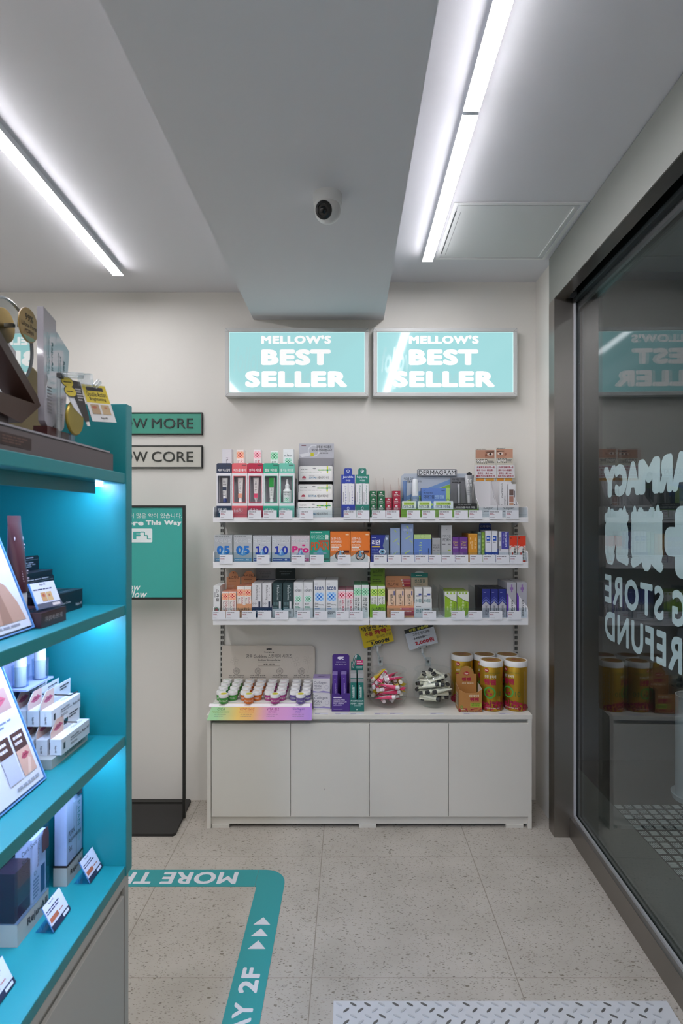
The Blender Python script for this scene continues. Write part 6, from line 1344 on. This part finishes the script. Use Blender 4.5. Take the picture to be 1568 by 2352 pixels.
def blk(x, y, z, label, tab=True, flip=False):
    t = U('tone_cream_carton', label, 'carton', x, y, z, 'black tone cream cartons'); L, W_, H = .135, .03, .04
    mb = MB().box(-W_, 0, 0, L, 0, H, BKB); draw(mb, YF(), L, H, [('t', 'Reju-All', .78, .16, .97, .36, 'c4c4cc', .02), ('t', 'Advanced', .1, .62, .3, .74, 'b4b4bc', .01), ('t', 'Retino-Mela Tone Cream', .1, .44, .62, .56, 'b4b4bc', .01), ('q', 0, .97, 1, 1, '3a3844')])
    draw(mb, Fr((0, 0, H), (0, 1, 0), (-1, 0, 0)), L, W_, [('l', .5, .3, .95, .5, 1, '7a7a84')]); part('box', mb, t)
    if tab:
        mb = MB(); F = Fr((-W_ + .001, 0, H), (0, 1, 0), (0, 0, 1)); mb.slab(F, [(0, 0), (L, 0), (L, .026), (L - .004, .03), (0, .03)], BKB, -.001, 0)
        draw(mb, F, L, .03, [('q', .05, .72, .98, .74, '8a8a92'), ('l', .05, .8, .9, .94, 1, 'a4a4ac'), ('l', .1, .2, .9, .6, 3, '8a8a92')]); part('hang_tab', mb, t)
    return t
blk(-.565, 1.075, ZBs, 'long black carton lying on the second teal shelf, lowest and nearest the aisle', False)
blk(-.597, 1.075, ZBs, 'long black tabbed carton on the second teal shelf, middle of the bottom three')
blk(-.629, 1.075, ZBs, 'long black tabbed carton on the second teal shelf, innermost of the bottom three', False)
blk(-.6285, 1.075, ZBs + .0405, 'long black tabbed carton stacked on the innermost black carton')
blk(-.5975, 1.077, ZBs + .0405 + .0305, 'upper long black carton resting above the tabbed one', False) if False else None

# ---- top of the unit
t = U('riser_box', 'long grey-brown riser tray on top of the teal unit', 'riser', -.506, .30, ZA)
RB = pm('5a5152', .45)
part('box', MB().box(-.26, 0, 0, .905, 0, .036, RB), t); part('top_board', MB().box(-.262, .002, -.002, .885, .0362, .0395, pm('8d8a90', .4)), t)
F = YF((.0003, 0, 0)); part('printed_label', MB().quad(F, .52, .008, .60, .026, '33221f').lines(F, .525, .011, .595, .024, 3, '5a4038'), t)
ZR_ = ZA + .0402
# brown folded stand (profile in the aisle-facing plane, depth along the shelf)
BC = pm('3f2a22', .4)
t = U('brown_card_stand', 'dark brown folded card stand of sloping boards at the viewer end of the riser', 'product display', -.555, .80, ZR_)
mb = MB(); F = YF((0, 0, 0))
zt0 = lambda z: z - ZR_
mb.slab(F, [(.0, zt0(1.725)), (.0, zt0(1.705)), (.208, zt0(1.548)), (.226, zt0(1.549)), (.214, zt0(1.566))], BC, -.045, 0); part('upper_board', mb, t)
mb = MB().slab(F, [(.0, zt0(1.518)), (.226, zt0(1.5485)), (.206, zt0(1.5455)), (.0, zt0(1.556))][:0] or [(0, zt0(1.530)), (.168, zt0(1.508)), (.226, zt0(1.5485)), (.118, zt0(1.548)), (0, zt0(1.556))], BC, -.045, 0); part('lower_board', mb, t)
mb = MB().box(-.042, -.006, .02, .14, 0, .03, pm('2a1c18', .5)); part('foot', mb, t)
mb = MB().tube((-.024, .03, zt0(1.60)), (-.020, .10, zt0(1.575)), .016, pm('6a5a5e', .3), 16); part('sample', mb, t, 'grey-brown sample tube')
# round mirror with badge
t = U('round_mirror', 'round tilting vanity mirror with a pale rim and a round golden badge', 'mirror', -.622, 1.03, ZR_)
zc_ = 1.665 - ZR_; FM = Fr((0, 0, zc_), (0, 1, 0), (0, 0, 1))
T = Matrix.Translation((0, 0, zc_)) @ Matrix.Rotation(R(90), 4, 'Y')
part('rim', MB().lathe([(.074, .0), (.0775, .004), (.0775, .010), (.074, .013), (.0725, .009)], pm('b9c4c8', .25, .3), 56, T=T, cap=False), t)
part('glass', MB().lathe([(.0727, .003), (.0727, .0095), (.0001, .0095)], pm('d8dad8', .02, 1.0), 56, T=T, smooth=False), t, 'mirror glass')
part('stem', MB().tube((0, 0, zc_ - .076), (0, 0, .004), .006, pm('c9cdd0', .3, .4), 12).lathe([(.04, 0), (.04, .004), (.01, .008)], pm('c9cdd0', .3, .4), 32), t)
mb = MB(); T2 = Matrix.Translation((.03, .023, zc_ + .037)) @ Matrix.Rotation(R(90), 4, 'Y')
mb.lathe([(.0305, 0), (.0315, .0008), (.0315, .0025), (.0305, .003)], pm('b89a5c', .35), 40, T=T2); F = Fr((.033, .023, zc_ + .037), (0, 1, 0), (0, 0, 1))
mb.text(F, '99%', -.013, .007, .013, .019, '5a4a2e', .0006, .02); mb.text(F, 'Ultra-Pure', -.024, -.005, .024, .003, '5a4a2e', .0006, .01); mb.text(F, 'PDRN', -.014, -.016, .014, -.009, '5a4a2e', .0006, .01)
mb.poly(F, [(.0295 * math.cos(R(q)), .0295 * math.sin(R(q))) for q in range(225, 316, 10)], '9cc4a0', .0004)
mb.box(.0135, .0302, .019, .027, zc_ + .034, zc_ + .040, pm('c9cdd0', .3))
part('badge', mb, t, 'round golden badge')
# ribbed golden disc
t = U('ribbed_disc', 'large ribbed golden-beige disc standing behind the frosted tubes', 'display prop', -.645, 1.14, ZR_)
r = .085; mb = MB(); n = 34
RIB = pm('c2b48c', .3, .25, coat=.3)
for i in range(n):
    a0, a1 = -r + 2 * r * i / n, -r + 2 * r * (i + 1) / n; am = (a0 + a1) / 2
    h0, h1, hm = (math.sqrt(max(r * r - a * a, 0)) for a in (a0, a1, am))
    for s, e_, hs, he, d0, d1 in ((a0, am, h0, hm, .0, .004), (am, a1, hm, h1, .004, .0)):
        mb.add([(d0, s, r - hs), (d1, e_, r - he), (d1, e_, r + he), (d0, s, r + hs)], [(0, 1, 2, 3)], RIB)
        mb.add([(-.006, s, r - hs), (-.006, e_, r - he), (-.006, e_, r + he), (-.006, s, r + hs)], [(3, 2, 1, 0)], RIB)
part('disc', mb, t); part('foot', MB().box(-.03, -.0065, -.03, .03, 0, .02, pm('b09a6a', .4)), t)
# frosted tubes in a base
def frost(x, y, zb, zt, w, lean, label):
    t = U('frosted_tube', label, 'cream tube', x, y, ZR_, 'large frosted display tubes'); n = 24; h = zt - ZR_; z0 = zb - ZR_
    H_ = h - z0; pts = []
    def sh(y_, z_): return (y_ + lean * (z_ - z0 - H_ * .5), z_)
    for k_ in range(9): pts.append(sh(-w * .40 + .8 * w * k_ / 8, z0 + .012 * (1 - math.sin(math.pi * k_ / 8)) ))
    pts += [sh(w * .46, z0 + H_ * .35), sh(w * .5, z0 + H_ * .8), sh(w * .5, h - .012 * (2 if lean else 1)), sh(-w * .5, h), sh(-w * .5, z0 + H_ * .8), sh(-w * .46, z0 + H_ * .35)]
    F = YF((.007, 0, 0)); mb = MB().slab(F, pts, pm('a9a6ae', .05, spec=.9, coat=.6), -.012, 0)
    part('tube_body', mb, t)
    q = lambda a: z0 + H_ * a; o_ = lean * H_
    mb = MB().text(F, 'Reju-All', w * .10 + o_ * .12, q(.50), w * .26 + o_ * .12, q(.74), '2f5f68', .0005, .03, -90); mb.text(F, 'Advanced PDRN', -w * .12 + o_ * .1, q(.46), -w * .02 + o_ * .1, q(.78), '5f8a90', .0005, 0, -90); mb.text(F, 'Rejuvenating Cream Mask', -w * .28 + o_ * .1, q(.4), -w * .18 + o_ * .1, q(.8), '5f8a90', .0005, 0, -90); mb.lines(F, -w * .2 - o_ * .2, q(.12), w * .2 - o_ * .2, q(.36), 9, '77747a', .0005)
    part('lettering', mb, t)
    part('stand', MB().box(-w * .3, w * .3, -w * .45, w * .45, 0, z0 + .002, pm('4a2c2c', .25)), t)
frost(-.556, 1.05, 1.512, 1.728, .043, .0, 'tall upright frosted cream tube on the riser beside the golden badge')
frost(-.560, 1.098, 1.510, 1.700, .050, .10, 'leaning frosted cream tube on the riser beside the upright one')
# gold plaque on a clear rod
t = U('gold_plaque', 'small oval gold plaque on a short clear rod at the riser edge', 'display prop', -.53, 1.098, ZR_)
T = Matrix.Translation((0, 0, 1.5385 - ZR_)) @ Matrix.Rotation(R(90), 4, 'Y')
part('plaque', MB().lathe([(.030, 0), (.032, .002), (.032, .004), (.030, .006)], pm('a08c3c', .3, .6), 40, T=T), t); part('rod', MB().box(-.004, .0, -.008, .008, 0, .04, AC), t)
# hanging card on a clear clip
t = U('clip_card', 'yellow and white promotional card with a black tube picture held by a clear clip', 'promotional card', 0, 0, 0); t.location = (0, 0, 0); t.rotation_euler = (0, 0, 0)
P = [V((-.493, 1.10, 1.534)), V((-.459, 1.13, 1.536)), V((-.482, 1.12, 1.601)), V((-.512, 1.09, 1.605))]
F = Fr(P[0], P[1] - P[0], P[3] - P[0]); w = (P[1] - P[0]).length; h = (P[3] - P[0]).length
mb = MB().slab(F, [(0, 0), (w, 0), (w, h), (0, h)], pm('d6d6d6', .35), -.0015, 0, '26262a')
draw(mb, F, w, h, [('q', .02, .5, .98, .98, 'd2bc3c'), ('q', .16, .82, .84, .92, '3a3438'), ('t', 'Double Action', .12, .67, .9, .79, '2a2a26', .01), ('t', 'Brightening', .18, .54, .84, .65, '2a2a26', .01), ('q', .12, .2, .46, .46, 'a88f72'), ('q', .54, .2, .88, .46, 'b8a07c'), ('d', .26, .38, .1, 'a8644a', .06), ('d', .72, .38, .07, 'b07a58', .05), ('t', 'Reju-All', .4, .06, .66, .13, '2a2a2e', .02)])
part('card', mb, t)
mb = MB().slab(F, [(-.024, h * 1.06), (-.001, h * 1.02), (-.005, h * .1), (-.007, h * -.02), (-.014, -.004), (-.016, h * .1)], pm('33302f', .35), .0004, .002)
mb.slab(F, [(-.016, h * .1), (-.026, h * .3), (-.031, h * .62), (-.026, h * .8), (-.020, h * .8)], pm('dcdee4', .4), -.0012, .0003)
mb.slab(F, [(-.0135, h * -.02), (-.0075, h * -.02), (-.008, h * -.14), (-.013, h * -.14)], pm('d8d4d0', .4), .0002, .002)
for yy, rr_ in ((.98, .011), (.74, .011)): mb.disc(F, -.024, h * yy, rr_, rr_, '26262a', .0024, 24); mb.disc(F, -.024, h * yy, rr_ * .88, rr_ * .88, 'cdb83c', .0027, 24); mb.lines(F, -.031, h * yy - .002, -.017, h * yy + .002, 1, '3a3420', .003)
mb.lines(F, -.014, h * .5, -.003, h * .85, 5, 'bcb8b8', .0024)
part('die_cut_picture', mb, t, 'black tube picture with yellow badges')
CLP = clear('eef3f5', .12, name='clip_clear', diff=.1); CK = pm('2c2e30', .3)
mb = MB().tube((-.535, 1.055, 1.4862), (-.535, 1.055, 1.612), .004, CLP, 12).tube((-.535, 1.055, 1.612), (-.505, 1.085, 1.618), .006, CLP, 12).box(-.514, -.49, 1.084, 1.096, 1.598, 1.622, CLP).box(-.536, -.528, 1.048, 1.06, 1.606, 1.614, CK)
mb.tube((-.49, 1.10, 1.60), (-.484, 1.108, 1.612), .006, CLP, 12)
part('clip_arm', mb, t, 'clear clip arm'); rebase(t, (-.535, 1.055, 1.4862))
# ================================================================ WORLD AND COLOUR
w = bpy.data.worlds.new('night_street'); SC.world = w; w.use_nodes = True
w.node_tree.nodes['Background'].inputs[0].default_value = (.02, .022, .025, 1); w.node_tree.nodes['Background'].inputs[1].default_value = 1.0
vs = SC.view_settings; vs.view_transform = 'Standard'; vs.look = 'None'; vs.gamma = 1; vs.use_curve_mapping = False; vs.exposure = EXPO
SC.cycles.max_bounces = 10; SC.cycles.diffuse_bounces = 5; SC.cycles.glossy_bounces = 5; SC.cycles.transparent_max_bounces = 24
SC.cycles.caustics_reflective = False; SC.cycles.caustics_refractive = False; SC.cycles.sample_clamp_indirect = 6
